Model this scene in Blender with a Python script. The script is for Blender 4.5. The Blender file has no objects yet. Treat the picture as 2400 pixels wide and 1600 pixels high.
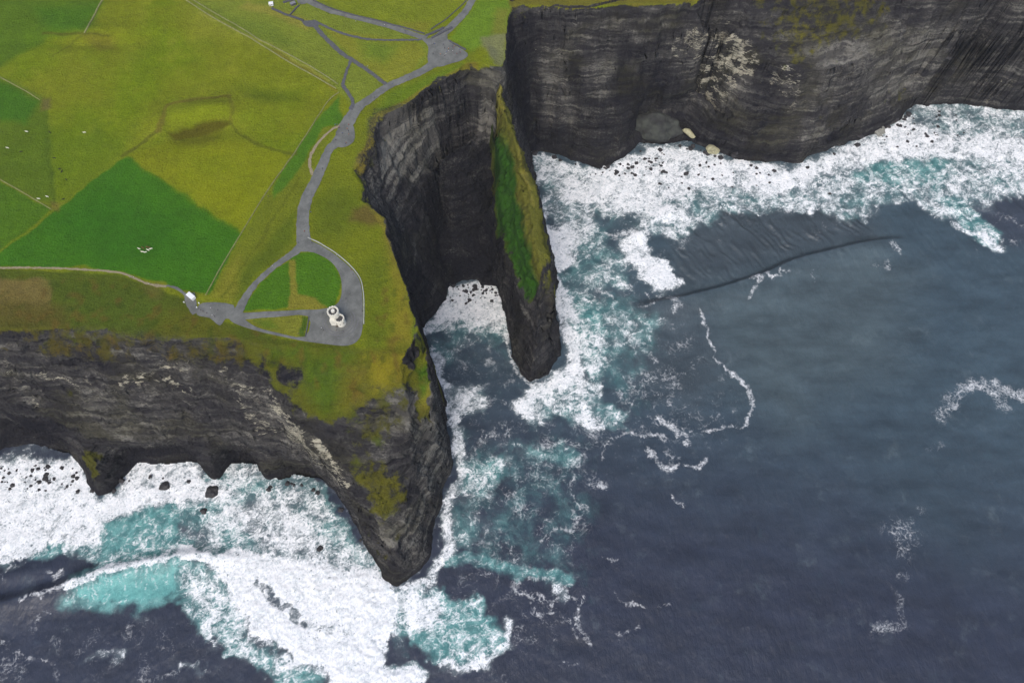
import bpy, bmesh, math, random
import numpy as np
from mathutils import Vector, Matrix
from mathutils.geometry import tessellate_polygon

# ------------------------------------------------------------------ camera, sky, sun, exposure
sc = bpy.context.scene
C = sc.collection
CAM_H = 780.0; F = 1716.0; TL = math.radians(25)
cam_d = bpy.data.cameras.new('camera'); cam = bpy.data.objects.new('camera', cam_d); C.objects.link(cam)
cam.location = (0, 0, CAM_H); cam.rotation_euler = (TL, 0, 0)
cam_d.sensor_width = 36; cam_d.lens = F / 2400 * 36; cam_d.clip_start = 1; cam_d.clip_end = 60000
sc.camera = cam
SUN_EL, SUN_AZ = math.radians(52), math.radians(-170)       # azimuth from +Y towards +X
w = bpy.data.worlds.new('World'); sc.world = w; w.use_nodes = True
wt = w.node_tree; bg = wt.nodes['Background']
sky = wt.nodes.new('ShaderNodeTexSky'); sky.sky_type = 'NISHITA'; sky.sun_disc = False
sky.sun_elevation = SUN_EL; sky.sun_rotation = SUN_AZ; sky.dust_density = 2.5; sky.air_density = 0.8
wt.links.new(sky.outputs[0], bg.inputs[0]); bg.inputs[1].default_value = 0.125
sl = bpy.data.lights.new('sun', 'SUN'); sl.energy = 1.25; sl.angle = math.radians(40); sl.color = (1, .96, .9)
so = bpy.data.objects.new('sun', sl); C.objects.link(so)
sd = Vector((math.sin(SUN_AZ) * math.cos(SUN_EL), math.cos(SUN_AZ) * math.cos(SUN_EL), math.sin(SUN_EL)))
so.rotation_euler = sd.to_track_quat('Z', 'Y').to_euler(); so.location = (0, 0, 900)
sc.view_settings.view_transform = 'Standard'; sc.view_settings.look = 'None'
sc.view_settings.exposure = 0.65; sc.view_settings.gamma = 1

RND = random.Random(7)

# ------------------------------------------------------------------ numeric helpers
def W(u, v, z=200.0):
    x = (u - 1200) / F; y = (800 - v) / F
    Y = y * math.cos(TL) + math.sin(TL); Z = y * math.sin(TL) - math.cos(TL)
    t = (z - CAM_H) / Z
    return (x * t, Y * t)

_r = np.random.RandomState(11)
PERM = np.concatenate([_r.permutation(4096)] * 2).astype(np.int32)
GR = _r.normal(size=(4096, 3)).astype(np.float32); GR /= np.linalg.norm(GR, axis=1)[:, None]
def perlin(x, y, z=0.0, seed=0):
    x = np.asarray(x, np.float32); y = np.asarray(y, np.float32); z = np.asarray(z, np.float32) + seed * 17.31 + .37
    x, y, z = np.broadcast_arrays(x, y, z)
    xi = np.floor(x); yi = np.floor(y); zi = np.floor(z)
    fx = x - xi; fy = y - yi; fz = z - zi
    xi = xi.astype(np.int32); yi = yi.astype(np.int32); zi = zi.astype(np.int32)
    sx = fx * fx * (3 - 2 * fx); sy = fy * fy * (3 - 2 * fy); sz = fz * fz * (3 - 2 * fz)
    def g(a, b, c):
        h = PERM[(PERM[(PERM[(xi + a) & 4095] + yi + b) & 4095] + zi + c) & 4095]
        gr = GR[h]
        return gr[..., 0] * (fx - a) + gr[..., 1] * (fy - b) + gr[..., 2] * (fz - c)
    def L(a, b, t): return a + (b - a) * t
    r = L(L(L(g(0,0,0), g(1,0,0), sx), L(g(0,1,0), g(1,1,0), sx), sy),
          L(L(g(0,0,1), g(1,0,1), sx), L(g(0,1,1), g(1,1,1), sx), sy), sz)
    return r * 1.6
def fbm(x, y, z=0.0, o=4, seed=0, gain=.5):
    r = 0; a = 1.0; s = 0
    for i in range(o):
        r = r + a * perlin(x * 2 ** i, y * 2 ** i, z * 2 ** i if not np.isscalar(z) else z, seed + i); s += a; a *= gain
    return r / s
def ss(a, b, x):
    t = np.clip((x - a) / (b - a), 0, 1); return t * t * (3 - 2 * t)
def smooth_line(P, n=6):
    P = np.array(P, float); out = []
    for i in range(len(P) - 1):
        p0 = P[max(i-1, 0)]; p1 = P[i]; p2 = P[i+1]; p3 = P[min(i+2, len(P)-1)]
        for k in range(n):
            t = k / n
            out.append(.5 * ((2*p1) + (-p0+p2)*t + (2*p0-5*p1+4*p2-p3)*t*t + (-p0+3*p1-3*p2+p3)*t**3))
    out.append(P[-1]); return np.array(out)

class Grid:
    def __init__(s, x0, x1, y0, y1, d):
        s.x0, s.y0, s.d = x0, y0, d; s.nx = int((x1-x0)/d); s.ny = int((y1-y0)/d)
        s.xs = x0 + np.arange(s.nx) * d; s.ys = y0 + np.arange(s.ny) * d
        s.X, s.Y = np.meshgrid(s.xs.astype(np.float32), s.ys.astype(np.float32))
        s.Xw, s.Yw = s.X, s.Y
    def box(s, xa, xb, ya, yb):
        i0 = max(0, int((xa-s.x0)/s.d)); i1 = min(s.nx, int((xb-s.x0)/s.d)+2)
        j0 = max(0, int((ya-s.y0)/s.d)); j1 = min(s.ny, int((yb-s.y0)/s.d)+2)
        return slice(j0, max(j0, j1)), slice(i0, max(i0, i1))
    def line_dist(s, pts, rad, mg=0):
        """distance to a polyline (capped at rad) and the point values (3rd column) along it"""
        D = np.full((s.ny, s.nx), rad * 1.0, np.float32)
        for a, b in zip(pts[:-1], pts[1:]):
            r = rad + mg
            sl = s.box(min(a[0],b[0])-r, max(a[0],b[0])+r, min(a[1],b[1])-r, max(a[1],b[1])+r)
            X = s.Xw[sl]; Y = s.Yw[sl]
            if X.size == 0: continue
            dx, dy = b[0]-a[0], b[1]-a[1]; L2 = dx*dx+dy*dy+1e-9
            t = np.clip(((X-a[0])*dx+(Y-a[1])*dy)/L2, 0, 1)
            d = np.hypot(X-a[0]-t*dx, Y-a[1]-t*dy)
            D[sl] = np.minimum(D[sl], d)
        return D
    def poly(s, pts, feather=0.0, mg=8):
        """soft mask of a polygon"""
        P = np.array(pts, float); f = feather + mg
        sl = s.box(P[:,0].min()-f, P[:,0].max()+f, P[:,1].min()-f, P[:,1].max()+f)
        X = s.Xw[sl]; Y = s.Yw[sl]; M = np.zeros((s.ny, s.nx), np.float32)
        if X.size == 0: return M
        ins = np.zeros(X.shape, bool); D = np.full(X.shape, 1e9, np.float32)
        for a, b in zip(P, np.roll(P, -1, 0)):
            if a[1] != b[1]:
                c = ((a[1] > Y) != (b[1] > Y)) & (X < (b[0]-a[0])*(Y-a[1])/(b[1]-a[1])+a[0])
                ins ^= c
            if feather > 0:
                dx, dy = b[0]-a[0], b[1]-a[1]; L2 = dx*dx+dy*dy+1e-9
                t = np.clip(((X-a[0])*dx+(Y-a[1])*dy)/L2, 0, 1)
                D = np.minimum(D, np.hypot(X-a[0]-t*dx, Y-a[1]-t*dy))
        if feather > 0: M[sl] = ss(-feather, feather, np.where(ins, D, -D))
        else: M[sl] = ins
        return M
    def sample(s, A, x, y):
        fx = np.clip((x-s.x0)/s.d, 0, s.nx-1.001); fy = np.clip((y-s.y0)/s.d, 0, s.ny-1.001)
        i = fx.astype(int) if hasattr(fx,'astype') else int(fx); j = fy.astype(int) if hasattr(fy,'astype') else int(fy)
        a = fx-i; b = fy-j
        return (A[j,i]*(1-a)+A[j,i+1]*a)*(1-b)+(A[j+1,i]*(1-a)+A[j+1,i+1]*a)*b

# ------------------------------------------------------------------ terrain heights (contours traced, then given their real height)
G = Grid(-700, 740, 40, 840, 1.0)
PT = 200.0
COAST = [(-500,1060),(-200,1085),(0,1088),(60,1082),(110,1092),(160,1085),(190,1108),(200,1140),(235,1166),(262,1152),(286,1134),
 (312,1114),(352,1120),(390,1110),(428,1114),(462,1100),(486,1116),(505,1122),(524,1112),(545,1096),(566,1090),(590,1100),(606,1118),(630,1140),(670,1135),(700,1120),
 (740,1125),(780,1152),(810,1190),(832,1230),(850,1280),(882,1325),(900,1362),(926,1378),(962,1352),(985,1335),(1008,1305),(1020,1250),(1033,1200),(1042,1150),
 (1062,1098),(1058,1040),(1045,990),(1036,930),(1012,850),(985,768),(1018,737),(1048,705),(1053,672),(1110,672),(1163,670),(1176,700),(1186,770),
 (1200,840),(1218,880),(1245,896),(1288,880),(1318,835),(1302,780),(1300,720),(1306,700),(1298,620),(1276,540),(1262,440),(1250,385),
 (1242,352),(1300,362),(1340,378),(1385,396),(1412,398),(1450,374),(1500,352),(1560,340),(1600,338),(1650,352),(1700,368),(1755,386),
 (1800,394),(1880,396),(1900,375),(1960,350),(2050,312),(2112,285),(2130,255),(2160,238),(2190,212),(2250,228),(2330,254),(2400,262),(2700,290),(3000,300)]
PLAT = [(-500,790),(-150,780),(0,776),(80,770),(165,765),(180,772),(250,768),(272,787),(365,797),(430,790),(540,790),(620,806),(700,815),(800,822),(850,818),(900,822),(945,835),
 (968,800),(974,740),(968,700),(950,650),(925,600),(905,555),(898,512),(878,495),(846,470),(848,430),(828,400),(850,378),(870,330),(893,272),(920,260),(960,240),(1010,213),
 (1050,188),(1088,155),(1125,152),(1160,165),(1178,168),(1184,130),(1186,90),(1190,40),(1200,18),(1225,11),(1280,22),(1350,24),(1450,12),(1590,12),(1680,-12),(1780,-45),
 (1900,-75),(2000,-90),(2150,-70),(2300,-60),(2600,-90),(3200,-120),(3200,-700),(-1500,-700),(-1500,790)]
def w2(pts, z=PT): return [W(p[0], p[1], p[2] if len(p) > 2 else z) for p in pts]
coast_w = w2(COAST, 0.0)
land_poly = coast_w + [(3000, coast_w[-1][1]), (3000, 5000), (-3000, 5000), (-3000, coast_w[0][1])]
plat_w = w2(PLAT)
LINES = [  # (u, v, z) polylines, each a contour or a crest
 [(900,830,199),(940,880,190),(950,920,180),(960,960,166),(965,1000,150),(935,1045,138),(890,1085,124),(860,1108,118),(835,1108,116),(805,1070,128)],
 [(860,1120,104),(885,1165,92),(905,1215,74),(918,1270,52),(930,1310,40),(930,1340,24)],
 [(985,990,128),(975,1060,110),(965,1120,92),(958,1180,75),(945,1240,56)],
 [(1006,832,178),(1011,880,172),(1013,930,160),(1004,962,148),(988,985,138)],
 [(968,812,184),(966,850,176),(970,900,170),(975,950,158)],
 [(994,800,190),(1004,832,180)],
 [(640,865,186),(700,925,172),(760,960,158),(830,985,152),(900,960,160)],
 [(600,900,165),(650,950,152),(700,1010,138),(750,1060,124),(795,1100,108),(822,1150,88),(838,1200,62),(858,1255,40),(885,1310,16)],
 [(-300,860,160),(0,850,160),(150,870,156),(280,880,158),(420,890,156),(520,905,158),(600,900,165)],
 [(-300,1000,60),(0,965,70),(110,1000,66),(180,1030,52),(270,1035,56),(370,1035,60),(460,1035,62),(540,1040,62),(620,1070,55),(690,1085,48),(740,1090,50)],
 [(200,1050,52),(225,1080,44),(240,1120,26),(238,1150,10)],
 [(290,1086,9),(360,1090,9),(455,1086,9)],[(295,1100,4),(450,1100,4)],[(536,1084,8),(600,1090,8)],[(-40,1040,9),(60,1040,9),(150,1066,8)],[(-40,1062,4),(140,1076,4)],
 [(480,1050,52),(500,1090,30),(505,1115,12)],
 # cove: back face and lips
 [(1140,300,118),(1080,345,118),(1020,385,116),(985,430,118),(960,480,118),(955,540,112),(970,600,96),(985,650,74),(990,700,50),(985,745,22)],
 [(900,330,178),(960,300,165),(1040,250,165),(1110,215,172),(1150,200,182)],
 [(1120,432,16),(1070,455,18),(1035,500,18),(1030,560,16),(1040,620,9)],
 [(1162,440,20),(1160,520,14),(1100,560,12),(1150,640,3)],
 # ridge and stack
 [(1178,168,200),(1172,220,184),(1180,262,172),(1200,310,160),(1222,360,152),(1240,430,150),(1245,500,150),(1256,580,148),(1268,640,144),(1276,688,138),(1262,745,110),(1258,800,82),(1250,850,48),(1246,880,14)],
 [(1242,400,146),(1262,450,146),(1270,520,146),(1284,600,144),(1298,680,136),(1306,706,128),(1296,735,116)],
 [(1150,285,150),(1166,330,128),(1172,400,118),(1174,480,112),(1182,570,106),(1205,650,100),(1222,700,96),(1222,760,72)],
 [(1200,262,150),(1215,290,120),(1232,310,60)],
 [(1290,790,50),(1300,830,24)],
 # beach below the north wall
 [(1258,290,14),(1350,284,16),(1430,262,20),(1480,240,24),(1560,236,26),(1620,258,24),(1680,325,12)],
 [(1250,330,5),(1340,352,6),(1410,372,5),(1500,330,7)],
 # north wall
 [(1195,60,186),(1250,50,184),(1400,50,184),(1550,52,180),(1680,62,168),(1740,100,150)],
 [(1200,200,70),(1250,205,62),(1400,200,62),(1500,190,62),(1580,196,64),(1640,228,64),(1690,268,60),(1780,300,56),(1860,300,54),(1900,290,56),(2000,262,56),(2080,215,52),(2140,170,56),(2250,175,50),(2400,190,50),(2700,200,50)],
 [(1740,120,140),(1850,160,130),(1950,170,126),(2050,140,122),(2120,85,130),(2200,60,130),(2300,70,128),(2500,60,128)],
 [(1750,30,180),(1850,60,164),(1950,60,158),(2050,30,160),(2120,10,160)],
 [(1700,150,118),(1790,190,106),(1880,215,102),(2000,200,98),(2090,150,100)],
]
land = G.poly(land_poly) > .5
plat = G.poly(plat_w) > .5
fix = ~land | plat
val = np.where(land, PT, -11.0).astype(np.float32)
def rast(pts3, thick=0):
    for a, b in zip(pts3[:-1], pts3[1:]):
        n = int(max(abs(b[0]-a[0]), abs(b[1]-a[1])) / .5) + 2
        t = np.linspace(0, 1, n)
        i = np.round((a[0]+(b[0]-a[0])*t-G.x0)/G.d).astype(int); j = np.round((a[1]+(b[1]-a[1])*t-G.y0)/G.d).astype(int)
        z = a[2]+(b[2]-a[2])*t
        ok = (i >= 0) & (i < G.nx) & (j >= 0) & (j < G.ny)
        i, j, z = i[ok], j[ok], z[ok]
        fix[j, i] = True; val[j, i] = z
rast([(x, y, -1.0) for x, y in coast_w])
for L in LINES:
    rast([(*W(*p), p[2]) for p in L])
def solve(fixm, v, lvl=0):
    ny, nx = fixm.shape
    if nx % 2 == 0 and ny % 2 == 0 and lvl < 5 :
        f4 = fixm.reshape(ny//2, 2, nx//2, 2); cnt = f4.sum((1, 3))
        vs = (v*fixm).reshape(ny//2, 2, nx//2, 2).sum((1, 3))
        c = solve(cnt > 0, np.where(cnt > 0, vs/np.maximum(cnt, 1), 0).astype(np.float32), lvl+1)
        cp = np.pad(c, 1, mode='edge'); up = np.zeros((ny, nx), np.float32)
        for a in (0, 1):
            for b in (0, 1):
                da = -1 if a == 0 else 1; db = -1 if b == 0 else 1
                o = cp[1:-1, 1:-1]*.5625 + cp[1+da:ny//2+1+da, 1:-1]*.1875 + cp[1:-1, 1+db:nx//2+1+db]*.1875 + cp[1+da:ny//2+1+da, 1+db:nx//2+1+db]*.0625
                up[a::2, b::2] = o
    else:
        up = np.full((ny, nx), 100.0, np.float32)
    u = np.where(fixm, v, up)
    for _ in range([40, 50, 60, 80, 120, 400][lvl]):
        p = np.pad(u, 1, mode='edge')
        u = np.where(fixm, v, (p[:-2, 1:-1]+p[2:, 1:-1]+p[1:-1, :-2]+p[1:-1, 2:])*.25)
    return u
H0 = solve(fix, val)
# buttresses and gullies: warp the map before reading the heights
X, Y = G.X, G.Y
wx = fbm(X/34, Y/34, o=3, seed=1)*7 + fbm(X/9, Y/9, o=2, seed=5)*1.6
wy = fbm(X/34, Y/34, o=3, seed=2)*7 + fbm(X/9, Y/9, o=2, seed=6)*1.6
keep = G.poly(w2([(500,560),(860,560),(880,800),(700,815),(500,790)]), 8)
wx *= 1-keep; wy *= 1-keep
H1 = G.sample(H0, X+wx, Y+wy).astype(np.float32)
gy, gx = np.gradient(H1); slope = np.hypot(gx, gy)
sm = ss(.35, 1.1, slope)                                   # how much of a cliff it is
# horizontal beds of the sandstone: soft steps in height
zz = H1 + fbm(X/60, Y/60, o=2, seed=8)*5
def steps(z, p, k):
    q = z/p; fq = q-np.floor(q); return (np.floor(q)+ss(.5-.5*k, .5+.5*k, fq))*p
t1 = steps(zz, 13.0, .45)-zz; t2 = steps(zz+3, 5.2, .4)-zz-3
mid = ss(3, 25, H1)*(1-ss(192, 199, H1))
gsl = G.poly(w2([(560,800,198),(850,815,198),(975,830,190),(1020,900,170),(985,985,150),(950,940,168),(860,935,168),(800,1000,145),(720,980,150),(660,920,165)]), 6)
t3 = steps(zz+1.2, 2.6, .5)-zz-1.2
H2 = H1 + sm*mid*(1-.75*gsl)*(t1*.55+t2*.75*(.5+fbm(X/40, Y/40, o=2, seed=9))+t3*.6)
H2 += sm*mid*(1-.6*gsl)*(fbm(X/16, Y/16, o=5, seed=12, gain=.6)*6.5)
H2 += (1-sm)*ss(.12, .4, slope)*fbm(X/12, Y/12, o=4, seed=13)*3
beach = G.poly(w2([(1245,290,10),(1560,250,30),(1620,345,0),(1410,410,0),(1240,360,0)]), 4) * (H1 < 30)
H2 += np.abs(fbm(X/5, Y/5, o=3, seed=14))*3.4*ss(-2, 2, H1)*(1-ss(20, 45, H1))*land
# gentle relief of the fields
def bump(u, v, ru, rv, h, ang=0):
    cx, cy = W(u, v); k = 1/1.9
    a = math.radians(ang); dx = (X-cx)*math.cos(a)+(Y-cy)*math.sin(a); dy = -(X-cx)*math.sin(a)+(Y-cy)*math.cos(a)
    return h*np.exp(-((dx/(ru*k))**2+(dy/(rv*k*1.2))**2))
pl = plat*1.0
H2 += pl*(fbm(X/30, Y/30, o=3, seed=20)*.35 + bump(470, 262, 80, 22, 7, 12)+bump(460, 312, 80, 18, -5, 14)+bump(780, 215, 0.1, .1, 0)
          + bump(200, 100, 130, 14, -3, 0)+bump(200, 70, 130, 20, 3)+bump(650, 215, 70, 16, -3, -8))*ss(0, 25, G.line_dist(w2([(620,806),(500,790),(270,790),(0,780)]), 30))
HT = H2.astype(np.float32)
del H0, wx, wy, t1, t2, zz

def ht(x, y): return float(G.sample(HT, x, y))
def Wt(u, v):
    """where the sight line through a point of the picture meets the ground"""
    z = 212.0
    while z > 0:
        x, y = W(u, v, z)
        if ht(x, y) >= z: return x, y
        z -= .8
    return W(u, v, 0)
def T(pts): return [Wt(p[0], p[1]) for p in pts]

# ------------------------------------------------------------------ colours of the land
def lin(c):
    return np.array([((x/255)/12.92 if x/255 <= .04045 else ((x/255+.055)/1.055)**2.4) for x in c])
RATIO = 1.30
def alb(*c): return lin(c)/RATIO*np.array([1.20, 1.24, .64])
n1 = fbm(X/90, Y/90, o=3, seed=30); n2 = fbm(X/22, Y/22, o=4, seed=31); n3 = fbm(X/5, Y/5, o=3, seed=32)
G.Xw = (X + n2*5 + n3*1.5).astype(np.float32); G.Yw = (Y + fbm(X/22, Y/22, o=3, seed=33)*5).astype(np.float32)
col = np.zeros((G.ny, G.nx, 3), np.float32)
def mixc(m, c):
    global col
    col += (np.asarray(c, np.float32)-col)*m[..., None]
col[:] = alb(122, 128, 36)
mixc(ss(-.15, .35, n1+n2*.3), alb(112, 128, 24)); mixc(ss(.0, .5, n2)*.5, alb(134, 134, 52))
mixc(ss(.1, .6, fbm(X/45, Y/45, o=3, seed=35))*.6, alb(98, 116, 32))
mixc(1.0-plat, alb(84, 82, 40)); mixc((1.0-plat)*ss(0, .4, n2), alb(72, 82, 36))
def P_(pts, c, k=1.0, f=3): mixc(G.poly(T(pts), f)*k, alb(*c))
def L_(pts, wpx, c, k=1.0, f=.5, sm_=True):
    q = T(smooth_line(pts, 4)) if sm_ else T(pts); r = wpx/2/2.3
    d = G.line_dist(q, r*(1+f)+1, 8); mixc((1-ss(r*(1-f), r*(1+f)+.5, d))*k, alb(*c))
# fields
P_([(-300,-200),(262,-200),(240,10),(205,75),(120,85),(0,160),(-300,200)], (84,112,34), .9, 6)
P_([(80,20),(240,10),(200,78),(120,78)], (66,112,36), .5, 10)
P_([(400,-200),(640,-200),(760,-100),(700,120),(450,80)], (140,140,62), .6, 20)
P_([(-300,120),(0,182),(60,212),(100,240),(120,300),(128,420),(125,490),(0,430),(-300,300)], (86,108,36), .85, 6)
P_([(-300,130),(0,190),(90,240),(60,290),(0,280),(-300,250)], (64,110,34), .8, 5)
P_([(125,300),(300,330),(300,365),(130,490)], (98,118,30), .6, 8)
P_([(-300,400),(0,422),(60,458),(125,492),(0,590),(-300,700)], (76,112,34), .9, 2)
P_([(300,368),(568,548),(492,690),(430,678),(380,662),(300,640),(200,628),(-300,628),(-300,700),(0,595),(140,490),(220,420)], (66,112,32), 1, 1.5)
P_([(120,520),(260,440),(420,520),(430,600),(250,620)], (50,100,30), .5, 18)
P_([(300,368),(568,548),(700,350),(690,365),(560,330),(400,330)], (132,134,28), .65, 5)
P_([(400,400),(560,440),(600,480),(560,530),(420,440)], (138,140,30), .5, 12)
# verge between field and path
P_([(492,690),(640,430),(735,290),(795,225),(800,290),(740,390),(715,470),(690,590),(600,650),(555,720)], (112,118,42), .85, 3)
P_([(735,290),(795,225),(800,285),(760,300),(700,400),(640,470),(650,420)], (70,118,40), .8, 2)
P_([(600,600),(690,500),(690,560),(560,700),(530,690)], (84,100,32), .7, 5)
P_([(525,640),(560,600),(560,680),(540,712),(495,700)], (140,132,60), .55, 6)
# visitor-path triangle at the top
P_([(425,-10),(610,100),(790,205),(830,250),(1000,150),(1010,90),(700,-10)], (122,132,62), .9, 3)
P_([(440,0),(560,40),(640,60),(700,110),(640,110),(520,60)], (108,124,56), .7, 8)
P_([(760,70),(980,100),(1000,130),(960,175),(905,195),(830,140)], (134,132,54), .8, 3)
P_([(840,95),(940,105),(900,150),(860,140)], (92,124,50), .6, 10)
P_([(680,30),(740,55),(720,70),(640,40),(560,20),(580,5)], (150,138,82), .6, 4)
P_([(735,-20),(1115,-20),(1020,75),(990,80),(800,30)], (122,130,46), .9, 2)
P_([(930,50),(1010,55),(1000,78),(960,72)], (136,126,62), .5, 5)
P_([(1120,0),(1200,-20),(1190,90),(1100,120),(1055,90)], (106,134,50), .9, 4)
P_([(1165,20),(1192,20),(1186,100),(1150,80)], (130,120,70), .6, 5)
P_([(1128,88),(1188,85),(1184,165),(1165,160),(1150,130),(1130,110)], (126,126,112), .95, 3)
P_([(1140,100),(1170,120),(1160,150),(1145,120)], (112,112,112), .8, 3)
# cliff-top verges
P_([(835,262),(905,212),(985,178),(1090,130),(1130,150),(1090,165),(1010,225),(900,285),(860,380),(830,400),(900,510),(940,620),(975,700),(975,800),(860,815),(855,700),(820,620),(730,560),(720,500),(760,380),(800,345),(830,330)], (116,122,36), .95, 4)
P_([(905,215),(1080,150),(1080,165),(960,235),(880,270)], (96,124,40), .6, 6)
P_([(735,470),(800,430),(860,480),(800,560),(740,550)], (92,104,34), .8, 12)
P_([(865,480),(900,520),(870,530),(820,520),(830,490)], (104,88,58), .9, 5)
P_([(850,620),(930,600),(900,720),(900,830),(855,830)], (92,106,34), .6, 12)
P_([(900,560),(950,650),(978,760),(970,830),(910,820),(930,700)], (138,122,54), .7, 8)
L_([(840,400),(865,330),(890,272),(960,238),(1050,188),(1110,158)], 16, (130,114,62), .65)
L_([(870,330),(850,390),(880,480),(905,540),(950,660)], 16, (140,122,62), .6)
mixc(ss(.05,.45,fbm(X/13,Y/13,o=4,seed=37))*G.poly(T([(-300,640),(0,640),(300,650),(500,740),(850,815),(850,900),(560,850),(-300,790)]),6)*.01, alb(96,80,44))
# west shore strip
P_([(-300,632),(0,632),(280,642),(350,668),(430,700),(470,735),(540,760),(620,780),(700,800),(850,815),(850,900),(620,850),(540,792),(365,800),(160,770),(-300,780)], (84,94,36), 1, 2)
P_([(-50,655),(120,655),(122,735),(-50,745)], (120,104,76), .95, 2)
P_([(0,700),(170,720),(160,765),(-50,775)], (92,84,46), .9, 8)
P_([(330,672),(380,668),(375,700),(345,705)], (116,98,72), .6, 6)
P_([(-300,775),(200,770),(300,790),(620,812),(640,870),(400,860),(-300,860)], (84,74,42), .8, 8)
P_([(370,720),(480,740),(540,770),(540,795),(370,800)], (98,96,36), .8, 8)
P_([(120,660),(360,680),(400,740),(300,780),(170,750)], (80,96,38), .7, 14)
# lawns beside the tower
P_([(690,596),(740,590),(778,612),(800,650),(800,690),(780,720),(700,722),(565,734),(600,680),(650,630)], (78,116,34), 1, 1)
P_([(675,610),(692,610),(700,690),(740,700),(775,722),(670,728),(680,690)], (136,126,62), .9, 1.2)
P_([(570,752),(640,742),(722,742),(714,790),(620,774)], (126,126,58), 1, 1)
P_([(590,752),(640,746),(650,770),(620,772)], (84,110,40), .7, 3)
P_([(712,742),(724,742),(714,790),(704,788)], (70,96,36), .9, 1)
# headland slopes
P_([(560,800),(850,815),(975,830),(1000,900),(960,930),(860,930),(800,1000),(720,980),(660,920),(590,850)], (94,96,34), 1, 5)
P_([(700,830),(830,830),(800,960),(760,970),(710,900)], (76,100,34), .8, 10)
P_([(860,840),(960,840),(950,900),(880,920)], (136,124,44), .8, 8)
P_([(800,870),(860,860),(860,940),(790,960)], (120,108,50), .5, 8)
P_([(620,810),(720,815),(720,840),(640,835)], (76,98,34), .8, 5)
# far north-east slopes
P_([(1190,-30),(1800,-30),(1700,0),(1590,14),(1450,14),(1350,25),(1225,12),(1195,22)], (112,106,52), 1, 3)
P_([(1700,-60),(2120,-80),(2080,60),(1980,110),(1850,120),(1780,60)], (86,82,42), 1, 10)
P_([(1830,50),(1960,70),(1930,150),(1860,140)], (104,98,38), .8, 12)
P_([(2100,-80),(2500,-80),(2500,30),(2150,20)], (78,80,48), 1, 10)
# ridge and stack
P_([(1150,240),(1196,262),(1215,330),(1245,410),(1270,520),(1290,620),(1310,705),(1270,700),(1230,600),(1205,480),(1190,400),(1160,300),(1140,240)], (108,106,54), 1, 2)
P_([(1140,290),(1175,300),(1205,380),(1215,480),(1240,580),(1262,670),(1262,690),(1235,700),(1200,620),(1165,520),(1160,400)], (50,88,32), 1, 3)
P_([(1190,250),(1240,250),(1248,300),(1205,300)], (66,84,30), .9, 6)
L_([(1175,200),(1180,250),(1208,310),(1230,400),(1250,480)], 10, (150,138,86), .5)
P_([(1195,230),(1250,240),(1250,305),(1215,305)], (64,80,30), .9, 8)
# shelf and nose of the headland
P_([(980,860),(1015,840),(1022,930),(1005,960),(988,950)], (80,112,34), 1, 3)
P_([(975,790),(1005,800),(1020,840),(1012,860),(985,870),(968,840)], (116,116,44), .9, 4)
P_([(985,940),(1018,935),(1015,980),(990,985)], (136,122,58), .8, 4)
P_([(800,1100),(940,1090),(960,1160),(910,1230),(880,1220),(850,1160)], (96,92,36), .9, 10)
# mound by the surf
P_([(1470,245),(1560,258),(1600,305),(1560,312),(1490,300)], (92,100,84), 1, 3)
# bits of dark ground, ditches and hollows in the fields
L_([(290,368),(330,340),(375,308)], 7, (92,92,40), .8)
L_([(375,308),(385,262),(400,245),(470,232),(535,225)], 12, (112,100,54), .75)
L_([(535,225),(545,270),(545,290)], 8, (104,98,46), .6)
P_([(392,310),(440,298),(500,280),(545,284),(540,296),(470,320),(410,328)], (84,78,26), .95, 3)
P_([(400,325),(520,300),(500,335),(430,345)], (104,100,34), .6, 8)
P_([(390,262),(440,248),(535,250),(540,270),(470,280),(400,290)], (128,138,34), .7, 4)
L_([(545,290),(570,320),(615,343),(690,364)], 7, (92,94,34), .7)
L_([(100,80),(200,82),(255,82)], 5, (84,86,38), .8); L_([(200,82),(160,110),(125,132)], 5, (100,104,38), .6)
P_([(190,84),(268,84),(270,115),(230,125)], (116,106,50), .6, 6)
L_([(105,245),(112,300),(115,380),(128,480)], 9, (78,98,34), .6)
P_([(95,235),(118,232),(115,258),(95,262)], (112,104,74), .9, 3)
P_([(118,478),(145,478),(138,498),(120,496)], (118,104,62), .8, 3)
P_([(560,200),(720,205),(700,235),(600,235)], (94,110,28), .7, 14)
# lighter crests of banks
L_([(0,180),(50,208),(95,235)], 6, (112,128,56), .7); L_([(0,420),(60,455),(122,492)], 5, (116,122,40), .7)
L_([(640,120),(720,165),(790,212)], 8, (126,112,56), .6)
L_([(470,30),(590,90),(640,110),(770,190)], 6, (150,148,82), .75)
L_([(700,420),(640,520),(560,640),(520,700)], 6, (94,98,34), .5)
mixc(ss(.02,.4,fbm(X/12,Y/12,o=4,seed=37))*G.poly(T([(-300,650),(0,645),(300,660),(500,760),(850,820),(980,700),(1000,900),(850,940),(560,850),(-300,790)]),6)*.65, alb(104,84,48))
mixc(ss(.1,.4,fbm(X/10,Y/10,o=4,seed=38))*G.poly(T([(-300,650),(0,645),(300,660),(500,760),(850,820),(900,560),(860,420),(960,640),(990,800),(1000,900),(850,940),(560,850),(-300,790)]),6)*.5, alb(60,76,28))
col *= (1 + n3*.16 + n2*.17)[..., None]
spk = fbm(X/2.2, Y/2.2, o=2, seed=40); col *= (1+spk*.11)[..., None]
G.Xw, G.Yw = X, Y

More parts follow.
